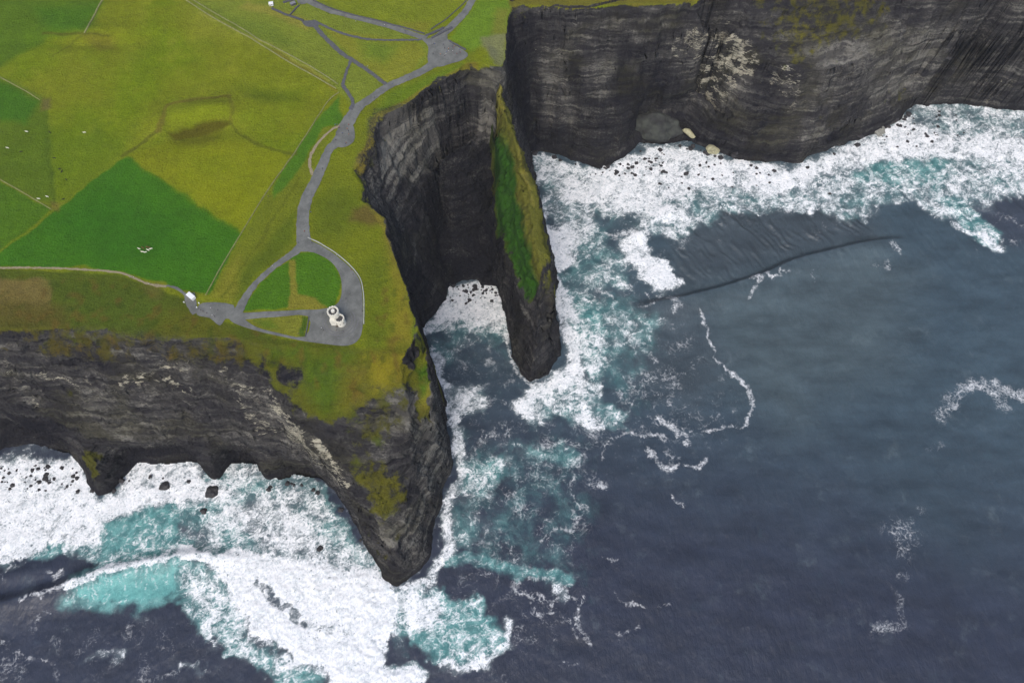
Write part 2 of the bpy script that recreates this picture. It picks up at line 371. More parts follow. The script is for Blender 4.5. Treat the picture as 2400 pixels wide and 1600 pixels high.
# where grass grows on the rock (1) and where rock is bare (0)
G.Xw = (X + n2*9 + n3*4).astype(np.float32); G.Yw = (Y + fbm(X/18, Y/18, o=4, seed=33)*9).astype(np.float32)
grass = plat*1.0
def GR_(pts, k, f=5):
    global grass
    m = G.poly(T(pts), f); grass = grass*(1-m)+k*m
grass = np.where(plat, 1.0, .12).astype(np.float32)
grass = np.maximum(grass, ss(170, 205, HT)*.55)
GR_([(560,800),(850,815),(975,830),(990,900),(950,930),(880,940),(820,990),(720,980),(660,920),(600,850)], .95, 6)
GR_([(840,930),(960,900),(980,980),(900,1060),(820,1070),(800,1000)], .52, 10)
GR_([(640,840),(690,850),(720,920),(690,950),(640,900)], .52, 8)
GR_([(-200,780),(200,775),(520,800),(620,850),(640,900),(500,860),(300,850),(0,840)], .42, 8)
GR_([(800,1095),(940,1090),(960,1150),(920,1230),(880,1220),(850,1160)], .68, 12)
GR_([(780,1180),(900,1240),(980,1180),(990,1250),(900,1350)], .38, 10)
GR_([(195,1075),(260,1070),(270,1120),(220,1130)], .85, 4)
GR_([(60,920),(160,900),(200,950),(120,980)], .5, 6)
GR_([(978,800),(1020,830),(1026,930),(1012,985),(985,985),(970,880)], 1, 2)
GR_([(1165,160),(1190,200),(1196,262),(1160,262),(1140,240)], .3, 4)
GR_([(1158,262),(1196,262),(1215,330),(1245,410),(1270,520),(1290,620),(1310,705),(1250,715),(1200,640),(1160,520),(1150,400),(1145,290)], .84, 4)
GR_([(1250,700),(1310,700),(1290,760),(1250,770)], .5, 4)
GR_([(1128,88),(1188,85),(1184,175),(1150,170)], .9, 2)
GR_([(1100,160),(1180,170),(1170,240),(1120,260)], .25, 3)
GR_([(1195,230),(1255,240),(1255,310),(1215,310)], .9, 5)
GR_([(1192,60),(1230,80),(1230,220),(1190,200)], .55, 6)
GR_([(1700,-60),(2120,-80),(2080,70),(2000,120),(1880,160),(1800,120)], .54, 34)
GR_([(1760,60),(1880,150),(1900,210),(1760,170)], .42, 26)
GR_([(2080,-60),(2500,-80),(2500,120),(2200,150),(2100,60)], .42, 30)
GR_([(1830,280),(1950,260),(2120,190),(2130,230),(1950,300),(1840,330)], .5, 8)
GR_([(1470,245),(1560,258),(1600,305),(1560,312),(1490,300)], 1, 3)
GR_([(870,250),(960,240),(930,300),(880,400),(830,400)], .55, 6)
GR_([(900,510),(950,640),(990,700),(1010,760),(960,700),(900,560)], .55, 6)
GR_([(930,500),(1000,480),(1010,600),(960,600)], .4, 8)
GR_([(1040,180),(1100,180),(1040,240),(940,290)], .22, 6)
keepg = np.maximum(G.poly(T([(1165,160),(1190,260),(1215,330),(1245,410),(1270,520),(1290,620),(1310,705),(1250,715),(1200,640),(1160,520),(1150,400),(1145,290)]), 4),
    np.maximum(G.poly(T([(975,795),(1022,830),(1028,930),(1015,990),(985,990),(968,870)]), 4), G.poly(T([(800,1100),(940,1090),(960,1160),(910,1240),(850,1180)]), 8)))
GR_([(-300,780),(0,778),(200,772),(280,790),(520,796),(620,812),(640,850),(560,850),(400,835),(200,835),(-300,830)], .62, 8)
grass *= 1-.85*ss(1.7, 3.8, slope)*(1-keepg)
# guano and pale broken ledges
pale = np.zeros_like(HT)
def PL_(pts, wpx, k):
    global pale
    r = wpx/2/2.4; d = G.line_dist(T(smooth_line(pts, 3)), r*2, 8); pale = np.maximum(pale, k*(1-ss(r*.3, r*2, d)))
G.Xw = (X + n2*4 + n3*4).astype(np.float32)
PL_([(90,885),(150,888),(200,882)], 10, .8); PL_([(270,893),(340,898),(440,902)], 14, 1); PL_([(320,885),(380,862),(450,870)], 14, .8)
PL_([(430,840),(480,875),(510,905)], 8, .7); PL_([(530,875),(560,900),(620,930),(670,990)], 26, .85); PL_([(400,880),(405,930)], 14, .6)
PL_([(540,900),(600,980),(680,1010),(760,1080),(800,1120)], 30, .8); PL_([(640,950),(700,1010),(760,1060),(810,1130)], 20, .95)
PL_([(0,830),(50,900),(80,940)], 24, .75); PL_([(160,940),(260,960),(300,990),(200,1010)], 22, .5)
PL_([(835,1200),(850,1260)], 10, .6); PL_([(900,1210),(950,1190)], 24, .45)
PL_([(1590,85),(1620,105),(1660,120)], 16, .8); PL_([(1670,130),(1710,150),(1760,155)], 34, .95); PL_([(1640,75),(1680,95)], 18, .6)
PL_([(1810,180),(1840,200),(1860,230)], 30, .8); PL_([(1620,225),(1640,235)], 10, .7); PL_([(1770,250),(1790,310),(1800,340)], 14, .5)
PL_([(1235,112),(1300,115),(1350,110)], 8, .6); PL_([(1040,230),(1120,190),(1160,170),(1165,130)], 16, .5); PL_([(1135,235),(1150,240)], 24, .6)
PL_([(960,410),(1020,370),(1090,320)], 12, .5); PL_([(2300,200),(2370,205)], 10, .7); PL_([(1950,210),(2060,190),(2150,150)], 46, .35)
PL_([(870,1060),(940,1040),(980,980)], 14, .5); PL_([(820,1000),(900,950),(960,920)], 14, .35)
PL_([(1265,700),(1268,760)], 14, .5); PL_([(1230,800),(1250,830)], 8, .4)
tone = np.zeros_like(HT)
def TN(pts, k, f=8):
    global tone
    tone += k*1.25*G.poly(T(pts), f)
TN([(1275,160),(1330,150),(1345,250),(1300,275),(1270,240)], .8, 6); TN([(1390,110),(1450,110),(1440,180),(1430,270),(1380,280),(1370,180)], .7, 8)
TN([(1200,55),(1600,62),(1600,78),(1200,74)], .8, 3); TN([(1620,160),(1740,170),(1760,220),(1700,240),(1620,220)], .7, 8)
TN([(1335,115),(1358,115),(1355,200),(1338,200)], -1, 3); TN([(1195,30),(1275,40),(1260,200),(1275,280),(1220,280),(1190,200)], -.8, 8)
TN([(1440,185),(1520,175),(1620,200),(1625,225),(1540,215),(1450,235)], -.9, 5); TN([(1450,200),(1560,195),(1600,250),(1480,250)], -.6, 6)  # shade of the arch recess darkened into the rock tone
TN([(1190,20),(2500,-60),(2500,300),(1190,300)], -.05, 10); TN([(1590,250),(1760,250),(1790,340),(1700,340)], -.5, 10); TN([(1890,120),(2100,80),(2240,60),(2180,170),(2060,220),(1900,240)], .55, 14)
TN([(1840,300),(1930,290),(1930,325),(1840,335)], .7, 6); TN([(1750,150),(1800,150),(1830,330),(1770,330)], -.5, 8)
TN([(0,800),(500,800),(600,880),(500,890),(0,870)], -.35, 10); TN([(150,930),(320,930),(300,1010),(180,1000)], .7, 8)
TN([(560,900),(640,930),(820,1130),(800,1150),(690,1060),(580,960)], .8, 10); TN([(330,900),(560,910),(600,1000),(380,1010)], .15, 14)
TN([(0,950),(140,960),(160,1060),(0,1070)], -.6, 8); TN([(600,830),(700,860),(690,900),(620,890)], -.5, 6)
TN([(900,930),(985,910),(985,985),(900,1080),(860,1090),(880,1000)], .9, 8); TN([(870,1180),(960,1180),(960,1280),(900,1290)], .8, 8); TN([(960,1000),(1050,990),(1055,1100),(1000,1300),(940,1340),(970,1120)], .9, 8)
TN([(920,250),(1170,165),(1140,305),(990,400),(900,420),(880,330)], 2.6, 6); TN([(1120,150),(1185,160),(1170,260),(1130,260)], 1.2, 6)
TN([(1010,370),(1110,315),(1120,330),(1020,390)], .8, 3); TN([(860,380),(960,420),(960,480),(880,480)], .3, 8)
tone += 1.0*G.poly(T([(1850,100),(2100,60),(2400,-20),(2400,150),(2180,170),(2060,230),(1880,250)]), 20)+.5*G.poly(T([(-100,790),(560,820),(650,900),(560,940),(200,900),(-100,900)]), 10)
tone += fbm(X/28, Y/28, HT/20, o=3, seed=44)*.9
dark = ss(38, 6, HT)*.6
def DK_(pts, k, f=6):  # near-black wet rock; in cove and caves it also paints in shade
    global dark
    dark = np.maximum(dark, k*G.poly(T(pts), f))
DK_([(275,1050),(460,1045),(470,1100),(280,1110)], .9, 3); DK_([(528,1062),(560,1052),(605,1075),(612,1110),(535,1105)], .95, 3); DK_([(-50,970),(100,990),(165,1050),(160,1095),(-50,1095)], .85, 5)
DK_([(1140,310),(1080,345),(1010,390),(985,450),(1020,560),(1030,660),(1170,670),(1176,560),(1165,400)], .9, 5)  # shade of the deep cleft put into the cove's rock colour
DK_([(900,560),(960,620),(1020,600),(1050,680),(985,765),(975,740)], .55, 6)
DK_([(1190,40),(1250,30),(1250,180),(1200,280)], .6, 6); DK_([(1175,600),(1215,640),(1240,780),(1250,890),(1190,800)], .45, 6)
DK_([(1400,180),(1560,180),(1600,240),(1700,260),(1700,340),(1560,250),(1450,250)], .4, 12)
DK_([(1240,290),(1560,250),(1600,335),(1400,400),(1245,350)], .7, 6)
grass = np.where(plat, grass, grass+fbm(X/9, Y/9, HT/14, o=4, seed=46)*.5)
G.Xw, G.Yw = X, Y
stack_zone = G.poly(w2([(1250,720,100),(1330,720,60),(1340,900,0),(1200,900,0),(1190,720,60)]), 3)

# crags: push the steep rock sideways
gy, gx = np.gradient(HT); sl2 = np.hypot(gx, gy); k = ss(.6, 1.6, sl2)*ss(0, 12, HT)*(1-ss(194, 200, HT)*.7)
DXm = k*(fbm(X/13, Y/13, HT/12, o=4, seed=50, gain=.6)*5 + perlin(X/60, Y/60, HT/3.2, 55)*2.2+perlin(X/40, Y/40, HT/9, 56)*2.5)
DYm = k*(fbm(X/13, Y/13, HT/12, o=4, seed=60, gain=.6)*5 + perlin(X/60, Y/60, HT/3.2, 65)*2.2+perlin(X/40, Y/40, HT/9, 66)*2.5)
# sea caves cut under the west wall
for (u, v, rx, hh, dp) in [(375,1090,40,52,18),(565,1085,18,46,16),(60,1060,50,62,20),(690,1110,34,36,12),(1860,385,70,22,8),(1700,350,60,18,6),(1535,262,46,92,44)]:
    cx, cy = W(u, v, 10); b = np.exp(-((X-cx)/rx)**4)*np.exp(-((Y-cy)/55)**4)
    DYm += b*dp*ss(hh, hh*.35, HT)*ss(-12, 0, HT)
XT = X+DXm; YT = Y+DYm

# ------------------------------------------------------------------ meshes from grids
def pad_axis(a, ext=(25, 90, 300, 1000, 3500)):
    e = np.array(ext, np.float32); return np.concatenate([a[0]-e[::-1], a, a[-1]+e])
def padg(A, n=5): return np.pad(A, [(n, n), (n, n)]+[(0, 0)]*(A.ndim-2), mode='edge')
def pad_xy(g, XX, YY):
    n = 5; px = pad_axis(g.xs.astype(np.float32)); py = pad_axis(g.ys.astype(np.float32))
    BX, BY = np.meshgrid(px, py); dx = padg(XX-g.X); dy = padg(YY-g.Y)
    return BX+dx, BY+dy
def grid_mesh(name, XX, YY, ZZ, fmask, attrs, mat, colors=None, smooth=True):
    ny, nx = ZZ.shape; idx = np.arange(ny*nx).reshape(ny, nx)
    q = np.stack([idx[:-1, :-1], idx[:-1, 1:], idx[1:, 1:], idx[1:, :-1]], -1)[fmask]
    used = np.zeros(ny*nx, bool); used[q.ravel()] = True
    remap = np.cumsum(used)-1; q = remap[q]
    co = np.stack([XX.ravel()[used], YY.ravel()[used], ZZ.ravel()[used]], -1).astype(np.float32)
    me = bpy.data.meshes.new(name); me.vertices.add(len(co)); me.vertices.foreach_set('co', co.ravel())
    me.loops.add(q.size); me.loops.foreach_set('vertex_index', q.ravel().astype(np.int32))
    me.polygons.add(len(q)); me.polygons.foreach_set('loop_start', (np.arange(len(q))*4).astype(np.int32))
    me.polygons.foreach_set('use_smooth', np.full(len(q), smooth))
    me.update(calc_edges=True)
    for k_, A in attrs.items():
        at = me.attributes.new(k_, 'FLOAT', 'POINT'); at.data.foreach_set('value', A.ravel()[used].astype(np.float32))
    for k_, A in (colors or {}).items():
        at = me.attributes.new(k_, 'FLOAT_VECTOR', 'POINT'); at.data.foreach_set('vector', A.reshape(-1, 3)[used].astype(np.float32).ravel())
    o = bpy.data.objects.new(name, me); C.objects.link(o); me.materials.append(mat); return o

# ------------------------------------------------------------------ node helper
class N:
    def __init__(s, name):
        s.m = bpy.data.materials.new(name); s.m.use_nodes = True; s.t = s.m.node_tree; s.b = s.t.nodes['Principled BSDF']
    def n(s, typ, **kw):
        nd = s.t.nodes.new('ShaderNode'+typ)
        for k_, v in kw.items():
            if k_.startswith('i_'):
                key = k_[2:]; key = int(key) if key.isdigit() else key
                s.put(nd, key, v)
            else: setattr(nd, k_, v)
        return nd
    def put(s, nd, key, v):
        if hasattr(v, 'is_output') or isinstance(v, bpy.types.NodeSocket): s.t.links.new(v, nd.inputs[key])
        else: nd.inputs[key].default_value = v
    def math(s, op, a, b=0.0, c=None, clamp=False):
        nd = s.n('Math', operation=op, use_clamp=clamp); s.put(nd, 0, a); s.put(nd, 1, b)
        if c is not None: s.put(nd, 2, c)
        return nd.outputs[0]
    def attr(s, name, vec=False):
        nd = s.n('Attribute', attribute_name=name); return nd.outputs['Vector' if vec else 'Fac']
    def pos(s, sx=1, sy=1, sz=1, warp=None):
        g = s.n('NewGeometry').outputs['Position']
        if warp: 
            a = s.n('VectorMath', operation='ADD'); s.put(a, 0, g); s.put(a, 1, warp); g = a.outputs[0]
        nd = s.n('VectorMath', operation='MULTIPLY'); s.put(nd, 0, g); nd.inputs[1].default_value = (sx, sy, sz); return nd.outputs[0]
    def noise(s, vec, scale, detail=4, rough=.55, dist=0.0, color=False, **kw):
        nd = s.n('TexNoise', i_Vector=vec, i_Scale=scale, i_Detail=detail, i_Roughness=rough, i_Distortion=dist)
        return nd.outputs['Color' if color else 'Fac']
    def vscale(s, v, k_, off=-.5):
        a = s.n('VectorMath', operation='ADD'); s.put(a, 0, v); a.inputs[1].default_value = (off,)*3
        b = s.n('VectorMath', operation='SCALE'); s.put(b, 0, a.outputs[0]); b.inputs['Scale'].default_value = k_; return b.outputs[0]
    def smooth(s, x, a, b):
        nd = s.n('MapRange', interpolation_type='SMOOTHSTEP'); s.put(nd, 0, x); s.put(nd, 1, a); s.put(nd, 2, b); return nd.outputs[0]
    def mix(s, f, a, b):
        nd = s.n('Mix', data_type='RGBA'); s.put(nd, 0, f)
        for i, v in ((6, a), (7, b)):
            if isinstance(v, (tuple, list, np.ndarray)): nd.inputs[i].default_value = (*[float(q) for q in v], 1)
            else: s.t.links.new(v, nd.inputs[i])
        return nd.outputs[2]
    def mul(s, c, f):
        nd = s.n('VectorMath', operation='SCALE'); s.put(nd, 0, c); s.put(nd, 'Scale', f); return nd.outputs[0]
    def bump(s, h, strength, dist, normal=None):
        nd = s.n('Bump', i_Height=h, i_Strength=strength, i_Distance=dist)
        if normal: s.put(nd, 'Normal', normal)
        return nd.outputs[0]
    def out(s, base, rough=.9, normal=None, spec=.3):
        s.put(s.b, 'Base Color', base if not isinstance(base, tuple) else (*base, 1)); s.put(s.b, 'Roughness', rough)
        s.b.inputs['Specular IOR Level'].default_value = spec
        if normal: s.put(s.b, 'Normal', normal)
        return s.m

def land_material():
    s = N('grass and sandstone')
    wv = s.vscale(s.noise(s.pos(), .05, 3, color=True), 9)
    pw = s.pos(1, 1, 1, wv)
    strata = s.noise(s.pos(.03, .03, .30, wv), 1.0, 9, .70)
    flute = s.noise(s.pos(.22, .22, .02), 1.0, 4, .6)
    patch = s.noise(s.pos(), .028, 4, .6)
    fine = s.noise(s.pos(), .5, 5, .65)
    v = s.math('ADD', s.math('MULTIPLY', strata, .95), s.math('MULTIPLY', flute, .32))
    v = s.math('ADD', v, s.math('MULTIPLY', s.attr('tone'), .165)); v = s.math('ADD', v, s.math('MULTIPLY', patch, .55)); v = s.math('ADD', v, s.math('MULTIPLY', fine, .45))   # about 1.12
    c = s.mix(s.smooth(v, .90, 1.15), (.012, .012, .015), (.064, .061, .057))
    c = s.mix(s.smooth(v, 1.16, 1.40), c, (.21, .20, .17))
    hue = s.noise(s.pos(), .018, 3)
    c = s.mix(s.math('MULTIPLY', s.smooth(hue, .48, .64), .5), c, (.062, .058, .030))
    # pale ledges
    strat2 = s.noise(s.pos(.012, .012, .16, wv), 1.0, 6, .65); c = s.mix(s.math('MULTIPLY', s.smooth(strat2, .58, .46), .62), c, (.016, .015, .019))
    pf = s.noise(s.pos(.16, .16, 1.0), 1.0, 7, .75)
    pm = s.smooth(s.math('ADD', s.math('MULTIPLY', s.attr('pale'), s.math('MULTIPLY', s.smooth(s.noise(s.pos(.5, .5, 1), .11, 3, .6), .34, .56), .42)), pf), .80, .93)
    c = s.mix(pm, c, (.44, .41, .31))
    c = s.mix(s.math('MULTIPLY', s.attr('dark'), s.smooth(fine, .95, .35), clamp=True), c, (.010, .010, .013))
    # grass over rock
    gn = s.math('ADD', s.math('MULTIPLY', fine, .5), s.math('MULTIPLY', strata, .5))
    gm = s.smooth(s.math('ADD', s.math('SUBTRACT', s.attr('grass'), .5), gn), .42, .68)
    g = s.mul(s.attr('col', True), s.smooth(s.noise(s.pos(), .9, 4, .6), -.35, .95))
    g = s.mul(g, s.math('ADD', .98, s.math('MULTIPLY', s.noise(s.pos(), .11, 7, .72), .80)))
    c = s.mix(s.math('MULTIPLY', gm, s.math('ADD', .72, s.math('MULTIPLY', s.attr('grass'), .28))), c, g)
    h = s.math('ADD', s.math('MULTIPLY', v, 1.0), 0.0)
    nb = s.bump(h, .9, 4.0)
    nb2 = s.bump(fine, .35, .8, nb)
    return s.out(c, .95, nb2, .06)
M_land = land_material()

face = lambda A, f=np.max: f(np.stack([A[:-1, :-1], A[:-1, 1:], A[1:, :-1], A[1:, 1:]]), 0)
PX, PY = pad_xy(G, XT, YT); PZ = padg(HT)
okf = face(PZ) > -7
pf_ = face(padg(plat.astype(np.float32)), np.min) > .5
bf_ = (face(padg(beach.astype(np.float32)), np.min) > .5) & ~pf_
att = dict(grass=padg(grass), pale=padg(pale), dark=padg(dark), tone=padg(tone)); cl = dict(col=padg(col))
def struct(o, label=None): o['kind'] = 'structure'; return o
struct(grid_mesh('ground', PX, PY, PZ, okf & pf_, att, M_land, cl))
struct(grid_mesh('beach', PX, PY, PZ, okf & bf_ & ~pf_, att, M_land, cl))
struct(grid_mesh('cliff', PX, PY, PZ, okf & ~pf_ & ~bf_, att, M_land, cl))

# ------------------------------------------------------------------ the sea
S = Grid(-720, 960, -60, 940, 1.0)
SX, SY = S.X, S.Y
q1 = fbm(SX/24, SY/24, o=4, seed=70); q2 = fbm(SX/24, SY/24, o=4, seed=75); q3 = fbm(SX/6, SY/6, o=3, seed=77); q4 = fbm(SX/6, SY/6, o=3, seed=78)
WX = (SX+q1*14+q3*5).astype(np.float32); WY = (SY+q2*14+q4*5).astype(np.float32)
thread = np.zeros_like(SX); foam = np.zeros_like(SX); aqua = np.zeros_like(SX); scol = np.zeros((S.ny, S.nx, 3), np.float32)
Z0 = lambda pts: [W(p[0], p[1], 0) for p in pts]
def warp(k): S.Xw = SX+(WX-SX)*k; S.Yw = SY+(WY-SY)*k
def fp(pts, d, f=8, k=1.0, a=None, ad=1.0):
    global foam, aqua
    warp(k); m = S.poly(Z0(pts), f, 22); foam = foam*(1-m)+d*m
    if a is not None: aqua = aqua*(1-m)+a*m
def fl(pts, wpx, d, a=None, k=.6, f=1.0, soft=False):
    global foam, aqua, thread
    warp(k); r = wpx/2/2.1; dd = S.line_dist(Z0(smooth_line(pts, 4)), r*(1+f)+1, 14)
    m = 1-ss(r*(1-f*.8), r*(1+f)+1, dd)
    if soft or wpx < 13:
        m = 1-ss(0, r*(1.25+f)+1.2, dd); thread = np.maximum(thread, m*d)
    else: foam = np.maximum(foam, m*(d*.75 if wpx < 20 else d*.93))
    if a is not None: aqua = np.maximum(aqua, m*a)
def ap(pts, d, f=14, k=1.0):
    global aqua
    warp(k); m = S.poly(Z0(pts), f, 22); aqua = aqua*(1-m)+d*m
def alb_s(*c): return lin(c)/RATIO*.92
def sp(pts, c, kk=1.0, f=40):
    global scol
    warp(1.0); m = S.poly(Z0(pts), f, 22)*kk; scol += (np.asarray(alb_s(*c), np.float32)-scol)*m[..., None]
# water body colour: greener and paler to the north east, slate violet to the south
tv = ss(120, 420, SY+SX*.22+q1*20)
scol[:] = alb_s(56, 63, 80); scol += (alb_s(78, 98, 108).astype(np.float32)-scol)*tv[..., None]
sp([(1600,700),(2050,560),(2150,640),(2100,860),(1850,1000),(1700,880)], (92,108,112), .9, 50)
sp([(1900,900),(2250,1000),(2300,1300),(2150,1250),(2000,1050)], (70,88,98), .7, 50)
sp([(1560,690),(1800,620),(2050,550),(2020,480),(1900,470),(1700,470),(1600,540),(1560,620)], (82,90,94), .7, 30)
sp([(2250,380),(2400,350),(2600,600),(2300,560)], (72,78,92), .8, 20)
sp([(1380,700),(1620,700),(1720,850),(1640,960),(1480,900)], (82,94,100), .8, 30)
# --- north-east surf
fp([(1243,350),(1340,376),(1400,398),(1450,380),(1560,335),(1700,365),(1850,398),(1960,345),(2050,305),(2120,270),(2190,205),(2330,245),(2500,262),(2500,440),(2300,480),(2200,520),(2120,460),(2000,520),(1900,500),(1700,500),(1600,560),(1400,520),(1280,500),(1262,420)], .52, 10, 1, .45)
fp([(1243,352),(1340,378),(1400,398),(1380,430),(1330,470),(1290,430),(1262,410)], .72, 6)
fp([(1380,410),(1450,380),(1560,340),(1700,368),(1850,398),(1900,380),(1960,350),(2000,345),(1960,390),(1880,440),(1800,455),(1720,435),(1640,440),(1560,470),(1500,470),(1400,480),(1330,470),(1340,430)], .84, 8, 1, .2)
fp([(1400,470),(1520,460),(1600,490),(1630,520),(1580,530),(1500,500),(1420,510)], .8, 6)
fp([(1980,350),(2060,310),(2130,285),(2180,300),(2250,330),(2420,320),(2420,380),(2280,370),(2160,380),(2080,400),(1980,400)], .82, 8, 1, .2)
fp([(2140,230),(2190,210),(2260,240),(2240,290),(2140,290)], .5, 8, 1, .35); fl([(2195,215),(2260,240),(2340,262),(2420,272)], 12, .95)
fp([(2030,380),(2200,370),(2260,400),(2200,440),(2080,440),(1990,420)], .45, 10, 1, .8)
fp([(2190,400),(2330,380),(2450,400),(2450,470),(2340,450),(2250,430)], .6, 10, 1, .55)
fp([(2200,460),(2240,460),(2300,510),(2350,550),(2330,590),(2280,560),(2220,500)], .52, 6, .6, .85)
fl([(2270,540),(2310,558),(2340,585)], 26, .95); fl([(2240,525),(2280,548)], 18, .9)
fp([(1820,480),(1870,470),(1900,480),(1880,500),(1830,490)], .6, 5, .8, .5); fl([(1875,465),(1905,480),(1900,500)], 18, .95)
fl([(1795,478),(1820,470),(1850,470)], 7, .8); fl([(2290,430),(2310,425)], 18, .9); fl([(1945,480),(1960,510)], 10, .7); fl([(2010,490),(2030,520)], 14, .65)
fp([(1250,460),(1340,480),(1400,520),(1420,560),(1340,560),(1290,520),(1262,500)], .55, 8, 1, .4)
fp([(1390,510),(1450,520),(1490,500),(1500,530),(1450,550),(1400,540)], .2, 6, 1, .2)
fp([(1272,530),(1350,545),(1362,570),(1345,620),(1310,650),(1290,640),(1276,580)], 1.05, 5, .8, .1)
fp([(1350,560),(1420,540),(1460,600),(1480,680),(1400,680),(1330,680),(1330,640)], .42, 12, 1, .55)
fp([(1450,555),(1510,545),(1530,590),(1590,640),(1600,670),(1545,685),(1500,665),(1460,610)], .86, 8, 1, .2)
fp([(1495,600),(1560,600),(1580,640),(1520,650)], 1.0, 5)
fl([(1440,560),(1470,545),(1520,545)], 12, .8); fl([(1360,520),(1400,545),(1440,555)], 7, .7)
fp([(1300,640),(1380,680),(1500,720),(1560,760),(1500,820),(1440,860),(1400,800),(1330,740)], .36, 16, 1, .55)
fp([(1340,700),(1400,720),(1420,790),(1350,800)], .4, 10, 1, .85)
# strings of foam off the stack
for pts, wd, d in [([(1390,670),(1420,690),(1450,740),(1470,790),(1510,800)], 7, .72), ([(1400,720),(1450,760),(1480,790)], 8, .75),
  ([(1570,700),(1590,720),(1575,730)], 16, .85), ([(1500,720),(1530,715),(1520,690)], 6, .65), ([(1640,730),(1650,760),(1672,830),(1700,870),(1720,880),(1750,905),(1765,940),(1762,970),(1745,990)], 6, .8),
  ([(1715,878),(1752,905)], 9, .95), ([(1620,850),(1630,870)], 6, .5), ([(1500,870),(1540,880),(1590,900)], 8, .6), ([(1550,900),(1590,905)], 14, .55),
  ([(1520,830),(1535,850)], 14, .7), ([(1440,920),(1500,960),(1560,1000),(1640,1005),(1690,960)], 6, .5), ([(1545,975),(1575,1000),(1590,1010)], 15, .92), ([(1480,1015),(1520,1020),(1560,1030)], 9, .8),
  ([(1600,1010),(1620,1035),(1605,1040)], 9, .8), ([(1650,1014),(1685,1004),(1745,990)], 6, .7), ([(1515,1055),(1535,1080),(1570,1095),(1590,1090)], 13, .92), ([(1610,1092),(1640,1092),(1650,1075)], 9, .85),
  ([(1560,1060),(1590,1070)], 6, .6), ([(1470,1015),(1420,1040),(1410,1080)], 7, .6), ([(1570,1155),(1600,1180)], 8, .75), ([(1410,1128),(1414,1131)], 12, .95),
  ([(1410,1310),(1445,1325)], 5, .6), ([(1440,1385),(1470,1410),(1515,1418)], 5, .65), ([(1540,1410),(1565,1415)], 8, .45), ([(1450,1490),(1490,1460)], 6, .5), ([(1320,1110),(1360,1060),(1370,1040)], 7, .65),
  ([(1790,645),(1800,652),(1840,640)], 8, .85), ([(1755,665),(1775,650),(1760,700)], 7, .75), ([(2090,582),(2105,590)], 12, .9), ([(2050,620),(2085,625),(2080,610)], 12, .5), ([(1900,640),(1905,660)], 5, .45)]:
    fl(pts, wd*1.1, d, k=.75, soft=True)
for pts, wd, d in [([(2205,975),(2235,930),(2270,902),(2310,905),(2340,935),(2350,950)], 26, .6), ([(2335,905),(2370,925),(2420,935)], 26, .74), ([(2250,915),(2300,898)], 18, .72), ([(2235,950),(2245,930)], 22, .58),
  ([(2100,1240),(2125,1245),(2115,1280)], 46, .45), ([(2130,1230),(2140,1225)], 18, .38), ([(2060,1475),(2110,1460)], 30, .42), ([(2090,1370),(2110,1400),(2108,1450)], 16, .36), ([(2190,1050),(2210,1045)], 14, .38),
  ([(2150,1195),(2165,1195)], 10, .4), ([(2110,1350),(2130,1348)], 10, .36)]:
    fl(pts, wd*1.15, d*1.1, k=.7, f=1.0, soft=True)
# --- east of the stack
fl([(1268,500),(1285,570),(1305,650),(1325,700)], 16, 1.0, k=.5)
fl([(1318,690),(1330,740),(1340,800),(1350,850),(1330,885),(1300,905),(1262,925)], 44, .98, .2, .7, .7)
fp([(1330,740),(1400,770),(1425,810),(1420,870),(1400,900),(1380,880),(1350,800)], .62, 8, 1, .75)
fp([(1220,945),(1262,895),(1340,880),(1410,900),(1400,960),(1380,995),(1300,985),(1250,990),(1225,975)], .62, 8, 1, .55)
fl([(1225,950),(1250,920),(1300,905),(1340,890)], 40, 1.0, k=.8); fl([(1360,975),(1385,985)], 34, .98); fl([(1235,975),(1270,985)], 20, .75)
fp([(1390,940),(1470,960),(1470,1010),(1400,1000)], .4, 8, 1, .6)
# --- cove
fp([(1040,668),(1168,668),(1186,760),(1188,800),(1140,790),(1090,775),(1040,780),(985,800),(978,770),(1020,740),(1050,700)], .62, 6, 1, .6)
fp([(1050,668),(1168,668),(1184,740),(1150,760),(1090,745),(1020,755),(1000,765),(1040,720)], .95, 5, .8, .1)
fp([(1000,800),(1080,770),(1170,785),(1190,860),(1120,850),(1050,860),(1020,830)], .3, 12, 1, .55)
fp([(1080,800),(1190,800),(1215,900),(1180,960),(1120,880),(1060,860)], .12, 14, 1, .12)
fl([(1178,740),(1186,790),(1200,850),(1225,885),(1250,908)], 7, .85, k=.3); fl([(1120,790),(1150,830),(1160,870)], 10, .5)
